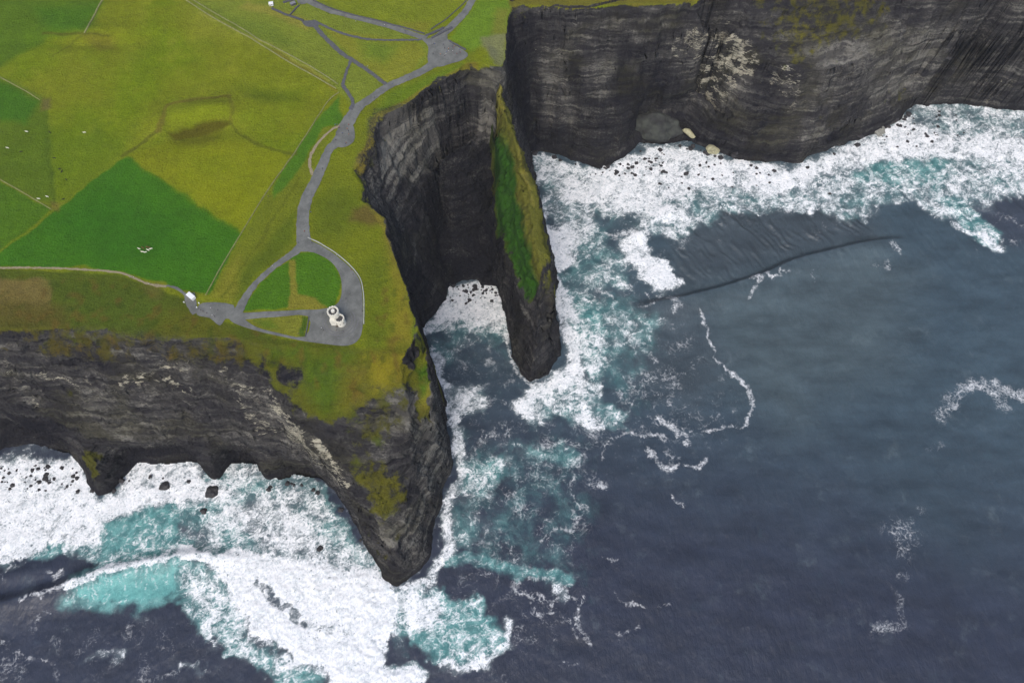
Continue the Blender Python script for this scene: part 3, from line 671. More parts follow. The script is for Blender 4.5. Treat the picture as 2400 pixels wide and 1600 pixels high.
# --- east of the headland
fl([(1020,830),(1035,890),(1055,950),(1072,1020),(1078,1090),(1062,1150),(1052,1200),(1046,1260),(1040,1300),(1010,1350),(960,1385)], 26, .76, .1, 1.0, .8)
fp([(1030,890),(1090,900),(1140,905),(1140,950),(1090,980),(1060,960)], .62, 7, 1, .25)
fp([(1080,1080),(1190,1060),(1195,1110),(1150,1160),(1070,1170)], .55, 10, 1, .75)
fp([(1070,1170),(1140,1170),(1150,1250),(1060,1290)], .34, 10, 1, .6)
fp([(1190,1040),(1330,1030),(1375,1080),(1340,1100),(1250,1080)], .34, 10, 1, .6); fl([(1290,1040),(1340,1035),(1370,1070),(1350,1090)], 12, .62)
ap([(1080,1180),(1260,1140),(1330,1200),(1260,1250),(1120,1260)], .35, 26)
for pts, wd, d in [([(1350,1110),(1335,1150),(1352,1180),(1365,1195),(1350,1215),(1330,1240)], 8, .66), ([(1330,1235),(1290,1250),(1270,1270)], 7, .55), ([(1190,1260),(1200,1290),(1215,1310)], 7, .6),
  ([(1110,1310),(1180,1325),(1196,1340)], 9, .6), ([(1210,1375),(1240,1400),(1255,1440),(1300,1430)], 11, .72), ([(1240,1360),(1310,1365),(1318,1400),(1300,1412),(1250,1400)], 9, .7), ([(1300,1370),(1316,1408)], 14, .75),
  ([(1365,1400),(1355,1440),(1360,1470),(1380,1510)], 8, .68), ([(1335,1405),(1350,1412)], 8, .6), ([(1330,1460),(1350,1480)], 12, .6), ([(1310,1560),(1350,1555)], 7, .5), ([(1200,960),(1160,930)], 8, .5)]:
    fl(pts, wd, d, k=.8)
fl([(1060,1310),(1120,1305),(1180,1325),(1260,1345),(1330,1360)], 26, .3, .75, .8)
# --- bay to the west
fp([(-200,1080),(180,1080),(240,1160),(300,1120),(480,1120),(560,1100),(600,1110),(680,1140),(760,1140),(830,1240),(900,1340),(930,1400),(860,1420),(600,1330),(480,1300),(240,1340),(100,1350),(0,1400),(-200,1420)], .5, 6, 1, .72)
fp([(-200,1080),(180,1080),(240,1170),(300,1135),(470,1130),(545,1145),(545,1165),(470,1170),(420,1180),(300,1200),(235,1225),(215,1260),(180,1280),(110,1270),(90,1290),(50,1320),(-200,1350)], .92, 8, .9, .1)
fp([(110,1240),(220,1215),(230,1255),(170,1285),(110,1265)], .78, 6); fp([(90,1290),(150,1280),(150,1330),(100,1350)], .45, 5, .8, .9); fl([(110,1340),(130,1355),(150,1340)], 10, .85)
fp([(240,1215),(330,1200),(400,1185),(430,1250),(380,1310),(300,1315),(240,1305)], .36, 8, 1, .95)
fp([(420,1225),(500,1225),(500,1265),(430,1265)], .45, 8, 1, .25)
fp([(540,1200),(620,1150),(660,1170),(720,1200),(800,1290),(830,1330),(700,1310),(620,1300),(580,1260)], .68, 10, 1, .3)
fp([(640,1140),(700,1125),(760,1160),(800,1230),(740,1220),(690,1190)], .52, 8, 1, .45)
fp([(690,1190),(760,1230),(870,1330),(890,1360),(820,1320),(740,1260)], .55, 8, 1, .6)
fp([(0,1330),(60,1310),(180,1300),(240,1315),(180,1345),(60,1400),(-200,1440),(-200,1380)], .0, 5, .7, .05)
fl([(-50,1320),(20,1330),(60,1320)], 14, .55); fl([(10,1345),(15,1360)], 6, .5)
fp([(250,1090),(300,1070),(470,1070),(480,1140),(300,1140)], .78, 4, .5, .2); fp([(520,1070),(640,1070),(740,1100),(740,1140),(660,1150),(520,1120)], .55, 5, .6, .5)
# the big breaker
fp([(180,1355),(300,1330),(430,1310),(520,1320),(470,1360),(430,1400),(340,1425),(240,1430),(140,1420)], .26, 12, .9, 1.05)
fp([(300,1345),(420,1322),(430,1345),(420,1400),(340,1415),(300,1385)], .10, 10, .9, 1.0)
for i in range(26):
    u = 165+i*13+RND.uniform(-5, 5); v0 = 1362-(u-165)*.2; ln = RND.uniform(25, 75); fl([(u, v0), (u-2, v0+ln*.5), (u+RND.uniform(-10, 10), v0+ln)], 4, .62, k=.5)
fp([(410,1390),(425,1330),(520,1320),(550,1390),(590,1480),(650,1530),(620,1560),(540,1540),(470,1480),(430,1430)], .6, 7, 1, .75)
fp([(490,1300),(560,1300),(640,1310),(760,1318),(850,1340),(870,1330),(930,1392),(960,1440),(900,1490),(870,1540),(900,1600),(760,1620),(790,1570),(700,1560),(600,1480),(550,1400),(520,1330)], 1.15, 6, .9, .0)
fp([(700,1440),(790,1430),(830,1480),(810,1510),(740,1480)], .8, 10, 1, .0)
fl([(610,1365),(650,1410),(700,1450),(740,1480)], 8, 0); 
warp(.9); m_ = 1-ss(2, 5, S.line_dist(Z0([(605,1362),(640,1400),(690,1445),(712,1470)]), 8, 14)); foam *= 1-m_*.55
fl([(60,1402),(110,1388),(170,1366)], 7, .9, k=.7); fl([(165,1368),(210,1347),(300,1328),(420,1300),(500,1300),(560,1308)], 17, 1.02, k=.7, f=.5)
fl([(430,1298),(520,1300),(600,1312)], 24, 1.15, k=.8, f=.5)
# splash at the point
fp([(930,1392),(1040,1370),(1060,1390),(1120,1410),(1180,1480),(1182,1520),(1110,1555),(1040,1560),(980,1530),(920,1490),(880,1440)], .5, 7, 1, .95)
fl([(1185,1460),(1182,1500),(1160,1530),(1110,1555),(1050,1560)], 20, .74, k=1); fp([(925,1400),(985,1380),(1030,1420),(1010,1470),(960,1460)], .8, 8, 1, .5)
fp([(840,1390),(910,1350),(935,1400),(920,1480),(890,1520),(900,1560),(980,1570),(995,1590),(980,1640),(740,1640),(800,1560),(830,1480)], 1.25, 6, 1, 0)
fl([(915,1395),(912,1470),(930,1490)], 16, .7, .8); fp([(905,1500),(960,1495),(975,1530),(940,1560),(905,1540)], .18, 5, 1, .2); fl([(900,1570),(960,1560),(995,1585)], 14, .85, .5)
fp([(600,1540),(720,1560),(760,1580),(740,1640),(640,1600)], .5, 8, 1, .9); fl([(600,1530),(700,1560),(760,1575)], 16, .85)
for pts, wd, d in [([(0,1510),(60,1540),(110,1560),(130,1600)], 7, .5), ([(190,1550),(230,1530),(280,1540)], 16, .5), ([(70,1480),(90,1440),(110,1435)], 6, .5), ([(420,1560),(470,1570),(480,1590)], 14, .55), ([(300,1450),(305,1480)], 5, .5), ([(450,1510),(470,1540)], 6, .4), ([(330,1590),(420,1575)], 9, .5)]:
    fl(pts, wd, d, k=.9)
thread *= .70
def tp(pts, d, f=30):
    global thread
    warp(1.0); thread = np.maximum(thread, d*.5*S.poly(Z0(pts), f+12, 22)*(1+1.6*np.clip(q2+q1*.7, -.5, .6)))
tp([(1290,640),(1480,600),(1620,700),(1680,800),(1760,920),(1740,1010),(1600,1100),(1450,1100),(1380,1250),(1380,1420),(1420,1560),(1200,1600),(1000,1600),(1040,1300),(1060,900),(1190,700)], .36)
tp([(1000,780),(1190,780),(1230,1000),(1050,1000)], .36, 14); tp([(1380,700),(1560,720),(1600,900),(1480,1000),(1380,960)], .42)
tp([(1480,480),(1600,480),(1700,470),(2050,440),(2120,520),(1900,560),(1700,560),(1560,620)], .34, 20); tp([(2200,480),(2500,440),(2500,620),(2330,640)], .34, 24)
tp([(-100,1440),(200,1420),(430,1430),(640,1600),(-100,1640)], .34, 24); tp([(1080,1040),(1380,1020),(1390,1260),(1060,1290)], .45, 20)
aqua = np.maximum(aqua, .37*S.poly(Z0([(1050,1020),(1350,1010),(1400,1180),(1340,1380),(1050,1330)]), 40, 22))
aqua = np.maximum(aqua, .40*S.poly(Z0([(1320,640),(1480,660),(1560,800),(1480,960),(1400,940)]), 36, 22))
S.Xw, S.Yw = SX, SY
# contact foam wherever the sea meets rock
lh = G.sample(HT, SX, SY)
near = np.zeros_like(SX); inn = (lh > -9).astype(np.float32); acc = inn.copy()
for _ in range(5):
    p = np.pad(acc, 1, mode='edge'); acc = np.maximum(inn, (p[:-2, 1:-1]+p[2:, 1:-1]+p[1:-1, :-2]+p[1:-1, 2:])*.25)
foam = np.maximum(foam, ss(.1, .8, acc)*.55*(foam+.35))
# wave shapes
SZ = q1*.9 + fbm(SX/11, SY/30, o=3, seed=80)*.35 + q3*.15
SZ += ss(.35, 1.0, foam)*(fbm(SX/9, SY/9, o=4, seed=85)*.8+.3)
def ridge(pts, h, wf, wb):
    """a swell crest: wf metres wide on the picture's lower side, wb on the upper"""
    q = np.array(Z0(smooth_line(pts, 4))); d = S.line_dist(q, max(wf, wb)*2.5)
    yc = np.interp(SX, q[:, 0], q[:, 1]); xa = ss(q[0, 0]-5, q[0, 0]+40, SX)*ss(q[-1, 0]+5, q[-1, 0]-60, SX)
    s_ = np.where(SY < yc, wf, wb); return h*xa*np.exp(-(d/s_)**2)
SZ += ridge([(-150,1440),(0,1412),(80,1392),(150,1370),(200,1348),(300,1325),(420,1300),(520,1300),(600,1320)], 5.5, 20, 6)
SZ += ridge([(1480,722),(1580,706),(1680,682),(1780,650),(1860,616),(1950,592),(2040,572),(2140,560)], 7.5, 24, 5)
SZ += ridge([(1380,470),(1480,555),(1560,500),(1700,480)], 2.0, 8, 18); SZ += ridge([(-150,1370),(0,1350),(120,1330),(200,1310)], 2.5, 12, 8)
SZ += np.where(foam > 1.0, (foam-1.0)*12*np.abs(fbm(SX/10, SY/10, o=3, seed=88)), 0)
for (u0, v0, u1, v1, amp) in [(1560,560,1760,700,.0)]: pass
st = perlin((SX*.82+SY*.57+q1*9)/5.5, (-SX*.57+SY*.82)/38, 0, 90)*ss(-.6, .5, q2+q1)*1.3; warp(1)
SZ += st*2.1*S.poly(Z0([(1560,690),(1800,620),(2050,550),(2020,480),(1700,470),(1590,540)]), 26, 22)
SZ += perlin((SX*.9+SY*.43)/6, (-SX*.43+SY*.9)/40, 0, 91)*.5*ss(300, 460, SX)*ss(380, 520, SY)
S.Xw, S.Yw = SX, SY
# crest leans forward over its face
lean = ridge([(-150,1440),(0,1412),(80,1392),(150,1370),(200,1348),(300,1325),(420,1300),(520,1300),(600,1320)], 1.5, 6, 6)
QX, QY = pad_xy(S, SX, SY-lean); QZ = padg(SZ)

def sea_material():
    s = N('sea water with foam')
    wv = s.vscale(s.noise(s.pos(), .035, 3, color=True), 22); wv2 = s.vscale(s.noise(s.pos(), .16, 3, color=True), 6)
    ad = s.n('VectorMath', operation='ADD'); s.put(ad, 0, wv); s.put(ad, 1, wv2); wv = ad.outputs[0]
    big = s.noise(s.pos(1, 1, 1, wv), .028, 4, .6)
    fa0 = s.attr('foam'); fa = s.math('ADD', fa0, s.math('MULTIPLY', s.math('SUBTRACT', big, .5), 1.05)); aq = s.attr('aqua')
    nA = s.noise(s.pos(1, 1, 1, wv), .085, 8, .70)
    nC = s.noise(s.pos(1, 1, 1, wv2), .45, 4, .65)
    def vor(sc_, w_):
        nd = s.n('TexVoronoi', feature='DISTANCE_TO_EDGE', i_Vector=s.pos(1, 1, 1, w_), i_Scale=sc_); return s.math('SUBTRACT', 1.0, s.math('MULTIPLY', nd.outputs['Distance'], 2.6), clamp=True)
    e1 = vor(.085, wv); e2 = vor(.21, wv)
    patt = s.math('ADD', s.math('MULTIPLY', nA, 1.45), s.math('MULTIPLY', e1, .20)); patt = s.math('ADD', patt, s.math('MULTIPLY', e2, .14)); patt = s.math('ADD', patt, s.math('MULTIPLY', nC, .38))
    rv = s.n('VectorRotate', rotation_type='Z_AXIS'); s.put(rv, 0, s.pos(1, 1, 1, wv)); rv.inputs['Angle'].default_value = math.radians(-28)
    sv = s.n('VectorMath', operation='MULTIPLY'); s.put(sv, 0, rv.outputs[0]); sv.inputs[1].default_value = (.05, .30, 1)
    strk = s.noise(sv.outputs[0], 1.0, 6, .65); patt = s.math('ADD', patt, s.math('MULTIPLY', s.math('SUBTRACT', strk, .5), 1.35))
    hole = s.smooth(s.noise(s.pos(1, 1, 1, wv2), .26, 3, .6), .60, .70); patt = s.math('SUBTRACT', patt, s.math('MULTIPLY', hole, .55))
    thr = s.math('SUBTRACT', 1.66, s.math('MULTIPLY', fa, .98))
    fm = s.smooth(s.math('SUBTRACT', patt, thr), -.20, .34)
    lowf = s.smooth(fa0, .02, .22); fm = s.math('MULTIPLY', fm, lowf)
    tn = s.math('ADD', s.math('MULTIPLY', nA, .8), s.math('ADD', s.math('MULTIPLY', nC, .5), s.math('MULTIPLY', e2, .18)))      # about .75
    tm = s.smooth(s.math('ADD', tn, s.math('MULTIPLY', s.attr('thread'), .62)), .92, 1.38); tm = s.math('MULTIPLY', tm, s.smooth(s.attr('thread'), 0, .35))
    fm = s.math('MAXIMUM', fm, s.math('MULTIPLY', tm, .9))
    deep = s.mul(s.attr('scol', True), s.smooth(s.noise(s.pos(.35, .9, 1), .05, 7, .65), -.45, 1.42))
    deep = s.mul(deep, s.math('ADD', 1.27, s.math('MULTIPLY', s.noise(s.pos(.16, .07, 1, wv2), 1.0, 5, .7), .70)))
    an = s.noise(s.pos(1, 1, 1, wv), .045, 5, .6)
    am = s.smooth(s.math('ADD', s.math('MULTIPLY', aq, .9), s.math('SUBTRACT', an, .5)), .12, .95)
    tq = s.mix(s.smooth(nA, .35, .65), (.045, .15, .15), (.17, .40, .37)); tq = s.mix(s.smooth(aq, .92, 1.04), tq, s.mix(s.smooth(strk, .3, .7), (.09, .30, .28), (.16, .46, .42)))
    deep = s.mix(s.math('MULTIPLY', s.smooth(s.math('ADD', fa, s.math('MULTIPLY', s.math('SUBTRACT', nA, .5), .8)), .05, .85), .85), deep, (.20, .25, .255)); c = s.mix(am, deep, tq)
    c = s.mix(s.math('MULTIPLY', fm, .985), c, s.mix(s.smooth(s.math('ADD', nC, s.math('MULTIPLY', nA, .6)), .55, .95), (.56, .61, .62), (.93, .93, .915)))
    hb = s.noise(s.pos(1, .45, 1), .16, 6, .62); hf = s.noise(s.pos(1, .6, 1), .7, 4, .6)
    nb = s.bump(hb, .5, 2.2); nb = s.bump(hf, .32, .5, nb); nb = s.bump(fm, .35, 1.0, nb)
    rough = s.math('ADD', s.math('MULTIPLY', fm, .5), .34)
    return s.out(c, rough, nb, .42)
M_sea = sea_material()
lp = padg(lh.astype(np.float32)); 
struct(grid_mesh('sea', QX, QY, QZ, ~(face(lp, np.min) > 24), dict(foam=padg(foam), aqua=padg(aqua), thread=padg(thread)), M_sea, dict(scol=padg(scol))))

# ------------------------------------------------------------------ object helpers
def mat(name, c, rough=.8, var=.25, scale=1.5, c2=None, spec=.3):
    s = N(name); n_ = s.noise(s.pos(), scale, 5, .6)
    c2 = c2 or tuple(x*(1-var) for x in c); base = s.mix(s.smooth(n_, .3, .7), c2, c)
    return s.out(base, rough, s.bump(n_, .3, .2), spec)
def paving(name, c):
    s = N(name); a = s.noise(s.pos(), .09, 5, .6); b = s.noise(s.pos(), 1.6, 3, .6)
    v = s.n('TexVoronoi', i_Vector=s.pos(), i_Scale=.55); base = s.mix(s.smooth(s.math('ADD', s.math('MULTIPLY', a, .7), s.math('MULTIPLY', b, .3)), .35, .65), tuple(x*.68 for x in c), tuple(x*1.12 for x in c))
    base = s.mix(s.math('MULTIPLY', s.smooth(v.outputs['Color'], .2, .9), .25), base, tuple(x*.6 for x in c)); return s.out(base, .92, s.bump(b, .3, .2), .1)
M_path = paving('worn paving', (.165, .168, .152)); M_path2 = mat('dark flagstone', (.105, .105, .108), .85, .3, .5)
M_tan = mat('trodden earth', (.30, .25, .15), .95, .3, .6); M_wall = mat('flagstone wall', (.10, .10, .11), .9, .4, 1.0)
M_bank = mat('grassy bank', (.26, .26, .10), .95, .4, .5); M_rock = mat('wet boulder', (.045, .042, .042), .6, .5, .6)
M_lime = mat('pale limestone', (.74, .71, .60), .85, .22, .8); M_roof = mat('dark slate roof', (.07, .068, .066), .7, .3, 2)
M_white = mat('white painted panel', (.8, .8, .78), .5, .04, 1); M_glass = mat('dark glass', (.03, .035, .04), .15, .2, 2)
M_prock = mat('pale yellow rock', (.45, .43, .27), .9, .4, .3); M_kerb = mat('concrete kerb', (.42, .42, .36), .9, .2, 1); M_step = mat('worn step stone', (.15, .15, .15), .9, .25, .8)
M_rail = mat('weathered timber', (.12, .09, .06), .9, .3, 1)
def mesh_obj(name, verts, faces, m, parent=None, smooth=False):
    me = bpy.data.meshes.new(name); me.from_pydata([tuple(v) for v in verts], [], faces); me.update()
    if smooth: me.polygons.foreach_set('use_smooth', [True]*len(me.polygons))
    o = bpy.data.objects.new(name, me); C.objects.link(o)
    if m: me.materials.append(m)
    if parent: o.parent = parent
    return o
def bm_obj(name, bm, m, parent=None, smooth=False, loc=None):
    me = bpy.data.meshes.new(name); bm.to_mesh(me); bm.free()
    if smooth: me.polygons.foreach_set('use_smooth', [True]*len(me.polygons))
    if m: me.materials.append(m)
    o = bpy.data.objects.new(name, me); C.objects.link(o)
    if parent: o.parent = parent
    if loc: o.location = loc
    return o
def tag(o, label, cat, group=None):
    o['label'] = label; o['category'] = cat
    if group: o['group'] = group
    return o
def empty(name, loc, rz=0):
    o = bpy.data.objects.new(name, None); C.objects.link(o); o.location = loc; o.rotation_euler = (0, 0, rz); o.empty_display_size = 1; return o
def resample(q, step):
    q = np.array(q, float); s_ = np.concatenate([[0], np.cumsum(np.linalg.norm(np.diff(q[:, :2], axis=0), axis=1))])
    n = max(2, int(s_[-1]/step)+1); t = np.linspace(0, s_[-1], n); return np.stack([np.interp(t, s_, q[:, k_]) for k_ in range(q.shape[1])], 1)
def ribbon(name, pts, m, lift=.3, jitter=.25, seed=0):
    """a path: (u, v, width in picture px) control points draped over the land"""
    sp_ = smooth_line([(p[0], p[1], p[2]) for p in pts], 6)
    q = resample([(*Wt(p[0], p[1]), p[2]/2.45) for p in sp_], 2.0)
    rr = np.random.RandomState(seed); V = []; Fc = []; nc = 5
    for i in range(len(q)):
        a = q[max(i-1, 0)]; b = q[min(i+1, len(q)-1)]; t = (b-a)[:2]; t = t/np.linalg.norm(t); nrm = np.array([-t[1], t[0]])
        wd = q[i, 2]/2
        for k_ in range(nc):
            s_ = (k_/(nc-1)*2-1)*wd + (rr.normal()*jitter if k_ in (0, nc-1) else 0)
            x, y = q[i, :2]+nrm*s_; V.append((x, y, ht(x, y)+lift))
        if i: 
            for k_ in range(nc-1): a0 = (i-1)*nc+k_; Fc.append((a0, a0+nc, a0+nc+1, a0+1))
    return mesh_obj(name, V, Fc, m)
def sheet(name, loops, m, lift=.3):
    ls = [[Vector((*Wt(*p[:2]), 0)) for p in smooth_line(l+[l[0]], 3)[:-1]] for l in loops]
    tri = tessellate_polygon(ls); flat = [v for l in ls for v in l]
    bm = bmesh.new(); vs = [bm.verts.new(v) for v in flat]
    for t in tri:
        try: bm.faces.new([vs[i] for i in t])
        except ValueError: pass
    for _ in range(3): bmesh.ops.subdivide_edges(bm, edges=[e for e in bm.edges if e.calc_length() > 6], cuts=1, use_grid_fill=True)
    bmesh.ops.triangulate(bm, faces=bm.faces)
    for v in bm.verts: v.co.z = ht(v.co.x, v.co.y)+lift
    bmesh.ops.recalc_face_normals(bm, faces=bm.faces)
    for f_ in bm.faces:
        if f_.normal.z < 0: f_.normal_flip()
    return bm_obj(name, bm, m)
def wall_line(name, pts, m, wd, hg, step=2.0, lift=-.3, noise=.12, seed=1):
    q = resample([Wt(p[0], p[1]) for p in smooth_line(pts, 4)], step); rr = np.random.RandomState(seed); V = []; Fc = []
    for i in range(len(q)):
        a = q[max(i-1, 0)]; b = q[min(i+1, len(q)-1)]; t = (b-a); t = t/np.linalg.norm(t); nrm = np.array([-t[1], t[0]])
        for s_, z in ((-.5, 0), (-.42, 1), (0, 1.12), (.42, 1), (.5, 0)):
            x, y = q[i]+nrm*s_*wd*(1+rr.normal()*noise); V.append((x, y, ht(q[i][0], q[i][1])+lift+z*(hg-lift)*(1+rr.normal()*noise*.6)))
        if i:
            for k_ in range(4): a0 = (i-1)*5+k_; Fc.append((a0, a0+5, a0+6, a0+1))
    Fc += [(4, 3, 2, 1, 0), tuple(len(V)-5+k_ for k_ in range(5))]
    return mesh_obj(name, V, Fc, m)

# ------------------------------------------------------------------ paths
paths = [
 ([(1118,-20,20),(1090,30,20),(1062,60,22),(1035,84,26),(1010,110,30)], M_path, .30),
 ([(690,-12,20),(760,22,15),(820,40,15),(880,55,15),(940,72,16),(1000,92,16)], M_path, .34),
 ([(1030,140,34),(1005,158,24),(985,170,22),(950,185,21),(905,207,21),(870,232,22),(840,252,26),(815,290,34),(795,330,30),(772,352,22),(757,385,24),(738,430,26),(718,470,28),(710,520,28),(714,575,34)], M_path, .38),
 ([(712,570,24),(690,592,18),(650,620,14),(610,655,14),(580,692,16),(560,730,22),(550,745,26)], M_path, .42),
 ([(735,58,12),(760,88,12),(800,125,12),(825,142,11),(870,172,10),(905,200,10)], M_path2, .46),
 ([(735,50,6),(790,76,7),(840,90,7),(900,95,6),(990,94,6)], M_path2, .50),
 ([(823,142,8),(812,170,7),(803,200,9)], M_path2, .52), ([(803,200,10),(820,225,9),(828,242,9),(822,258,10)], M_path2, .54),
 ([(806,288,6),(770,312,6),(740,345,7),(726,380,7),(733,412,8)], M_tan, .26),
 ([(445,688,22),(448,710,22),(458,735,14)], M_path, .30), ([(436,692,6),(415,676,6),(390,670,4)], M_path, .32),
 ([(340,664,5),(310,650,5),(280,639,5),(200,633,5),(100,629,5),(-60,628,5)], M_tan, .28),
 ([(390,672,7),(360,668,6),(340,664,5)], M_tan, .30)]
for i, (p, m, l) in enumerate(paths): struct(ribbon('path', p, m, l, seed=i))
struct(sheet('path', [[(712,560),(750,575),(785,597),(820,627),(842,655),(850,700),(850,770),(838,800),(812,811),(770,808),(715,800),(620,780),(560,762),(538,748),(545,728),(565,733),(600,732),(680,728),(735,726),(772,722),(795,708),(801,680),(797,645),(775,613),(735,592),(700,588)],
   [(575,750),(640,744),(722,742),(714,789),(650,780),(600,766)]], M_path, .34))
struct(sheet('plaza', [[(990,96),(1045,84),(1052,98),(1096,126),(1084,142),(1058,150),(1030,158),(1008,152),(1002,138),(1004,112)]], M_path, .44))
struct(sheet('plaza', [[(800,284),(826,292),(832,325),(818,342),(795,346),(784,330)]], M_path, .46))
struct(sheet('plaza', [[(466,716),(485,709),(548,716),(545,748),(530,748),(516,764),(492,746),(462,738)]], M_path, .40))
struct(sheet('plaza', [[(706,50),(735,50),(748,60),(738,66),(716,62)]], M_path2, .46))
struct(sheet('plaza', [[(690,-20),(725,-20),(722,8),(700,10)]], M_path, .50))

# walls, kerbs, banks and fences
for pts, m, wd, hg, lab, nm, ct, gp in [
 ([(638,22),(660,32),(690,42),(712,50)], M_wall, 2.0, 1.6, 'dark stone wall running west from the small paved court', 'stone_wall', 'wall', 'dark stone walls by the paths'),
 ([(678,38),(690,26),(702,15)], M_wall, 1.4, 1.4, 'short dark wall joining the court to the upper path', 'stone_wall', 'wall', 'dark stone walls by the paths'),
 ([(715,-8),(770,20),(830,38),(890,52),(950,68),(995,80)], M_wall, 1.2, 1.3, 'long dark wall along the north side of the upper path', 'stone_wall', 'wall', 'dark stone walls by the paths'),
 ([(998,86),(1020,78),(1040,66)], M_wall, 2.2, 1.6, 'dark double wall at the path junction, nearer the field', 'stone_wall', 'wall', 'dark stone walls by the paths'),
 ([(1012,92),(1034,80),(1060,66)], M_wall, 2.6, 1.6, 'dark double wall at the path junction, nearer the plaza', 'stone_wall', 'wall', 'dark stone walls by the paths'),
 ([(1052,96),(1072,108),(1092,118)], M_wall, 1.4, 1.4, 'dark wall edging the seaward side of the plaza', 'stone_wall', 'wall', 'dark stone walls by the paths'),
 ([(664,8),(680,4),(696,0)], M_wall, 2.0, 1.4, 'short dark wall at the top end of the upper path', 'stone_wall', 'wall', 'dark stone walls by the paths'),
 ([(722,558),(752,572),(788,594),(822,624),(845,654),(853,700),(853,760)], M_kerb, .9, .7, 'pale kerb wall curving along the seaward edge of the tower path', 'kerb_wall', 'wall', None),
 ([(725,742),(716,790)], M_wall, 1.0, .8, 'low dark kerb between the triangle lawn and tower terrace', 'kerb_wall', 'wall', None),
 ([(1010,70),(1060,35),(1105,-10)], M_wall, .8, 1.0, 'thin dark wall on the inland side of the north path', 'stone_wall', 'wall', 'dark stone walls by the paths'),
 ([(482,692),(520,625),(568,545),(620,460),(665,395),(700,345),(735,290),(770,238),(795,218)], M_bank, .9, .7, 'long thin pale fence bank between the green field and the path verge', 'hedge_bank', 'bank', 'grassy banks between the fields'),
 ([(425,-5),(500,42),(560,75),(600,98),(650,130),(720,170),(788,208)], M_bank, 1.3, .9, 'pale bank on the field side of the double boundary', 'hedge_bank', 'bank', 'grassy banks between the fields'),
 ([(440,-6),(515,38),(575,72),(612,96),(665,122),(730,158),(792,198)], M_bank, 1.1, .8, 'pale bank on the path side of the double boundary', 'hedge_bank', 'bank', 'grassy banks between the fields'),
 ([(246,-8),(228,25),(212,55),(199,80)], M_bank, 1.6, .8, 'short pale bank beside the dark green corner field', 'hedge_bank', 'bank', 'grassy banks between the fields'),
 ([(-20,172),(50,208),(95,236)], M_bank, 1.0, .6, 'faint bank ending at the muddy spot on the left', 'hedge_bank', 'bank', 'grassy banks between the fields'),
 ([(-20,410),(60,455),(122,492)], M_bank, 1.0, .6, 'faint bank south of the grazing cattle at the left edge', 'hedge_bank', 'bank', 'grassy banks between the fields')]:
    tag(wall_line(nm, pts, m, wd, hg), lab, ct, gp)

# ------------------------------------------------------------------ tower
def cyl(bm, cx, cy, z0, z1, r0, r1, n=32, cap=True, inner=None):
    a = [bm.verts.new((cx+r0*math.cos(t), cy+r0*math.sin(t), z0)) for t in [2*math.pi*i/n for i in range(n)]]
    b = [bm.verts.new((cx+r1*math.cos(t), cy+r1*math.sin(t), z1)) for t in [2*math.pi*i/n for i in range(n)]]
    for i in range(n): bm.faces.new((a[i], a[(i+1) % n], b[(i+1) % n], b[i]))
    if cap: bm.faces.new(b); bm.faces.new(a[::-1])
def ring(bm, cx, cy, z0, z1, ro, ri, t0=0, t1=2*math.pi, n=32):
    full = abs(t1-t0-2*math.pi) < 1e-6; m_ = n if full else n+1; rows = []
    for i in range(m_):
        t = t0+(t1-t0)*i/n; c, s_ = math.cos(t), math.sin(t)
        rows.append([bm.verts.new((cx+r*c, cy+r*s_, z)) for r, z in ((ro, z0), (ro, z1), (ri, z1), (ri, z0))])
    for i in range(n):
        A = rows[i]; B = rows[(i+1) % m_]
        for k_ in range(4): bm.faces.new((A[k_], B[k_], B[(k_+1) % 4], A[(k_+1) % 4]))
    if not full: bm.faces.new(rows[0][::-1]); bm.faces.new(rows[-1])
def box(bm, cx, cy, cz, sx, sy, sz, rz=0):
    r = bmesh.ops.create_cube(bm, size=1, matrix=Matrix.Translation((cx, cy, cz)) @ Matrix.Rotation(rz, 4, 'Z') @ Matrix.Diagonal((sx, sy, sz, 1))); return r
tx, ty = Wt(789, 748); tz = ht(tx, ty)+.3
tower = tag(empty('stone_tower', (tx, ty, tz)), 'cream round stone tower with battlements on the paved headland terrace', 'tower')
def drum(nm, cx, cy, r, h, nb, dark_r, cap_r):
    bm = bmesh.new(); cyl(bm, cx, cy, 0, h-1.6, r*1.05, r, 48); bmesh.ops.bevel(bm, geom=[], offset=0) if False else None
    wl = bm_obj(nm, bm, M_lime, tower)
    bm = bmesh.new(); ring(bm, cx, cy, h-1.6, h-1.1, r*1.10, r*.80); ring(bm, cx, cy, h-1.1, h-.4, r*1.06, r*.80)
    for i in range(nb): t = 2*math.pi*i/nb; ring(bm, cx, cy, h-.397, h+.5, r*1.06, r*.82, t, t+2*math.pi/nb*.55, 4)
    bm_obj('battlement', bm, M_lime, tower)
    bm = bmesh.new(); cyl(bm, cx, cy, h-1.59, h-1.45, r*.79, r*.79, 32); bm_obj('roof', bm, M_roof, tower)
    for i in range(3):
        t = math.radians(-130+i*45); bm = bmesh.new(); px, py = cx+r*1.03*math.cos(t), cy+r*1.03*math.sin(t)
        box(bm, px, py, h*.55, .35, .9, 2.2, t); f_ = bm_obj('window', bm, M_lime, tower)
        bm = bmesh.new(); box(bm, px+.1*math.cos(t), py+.1*math.sin(t), h*.55, .3, .55, 1.7, t); bm_obj('pane', bm, M_glass, f_)
    return wl
drum('main_drum', 0, 0, 4.7, 15, 12, .8, .4)
drum('side_drum', 4.9, -4.2, 4.0, 9.5, 10, .8, .4)
bm = bmesh.new(); cyl(bm, 0, .4, 13.56, 15.4, 1.8, 1.6, 20); bm_obj('stair_cap', bm, M_lime, tower)
bm = bmesh.new(); box(bm, -1.0, -4.2, 4.4, 5.0, 5.0, 8.8); bm_obj('stair_block', bm, M_lime, tower)
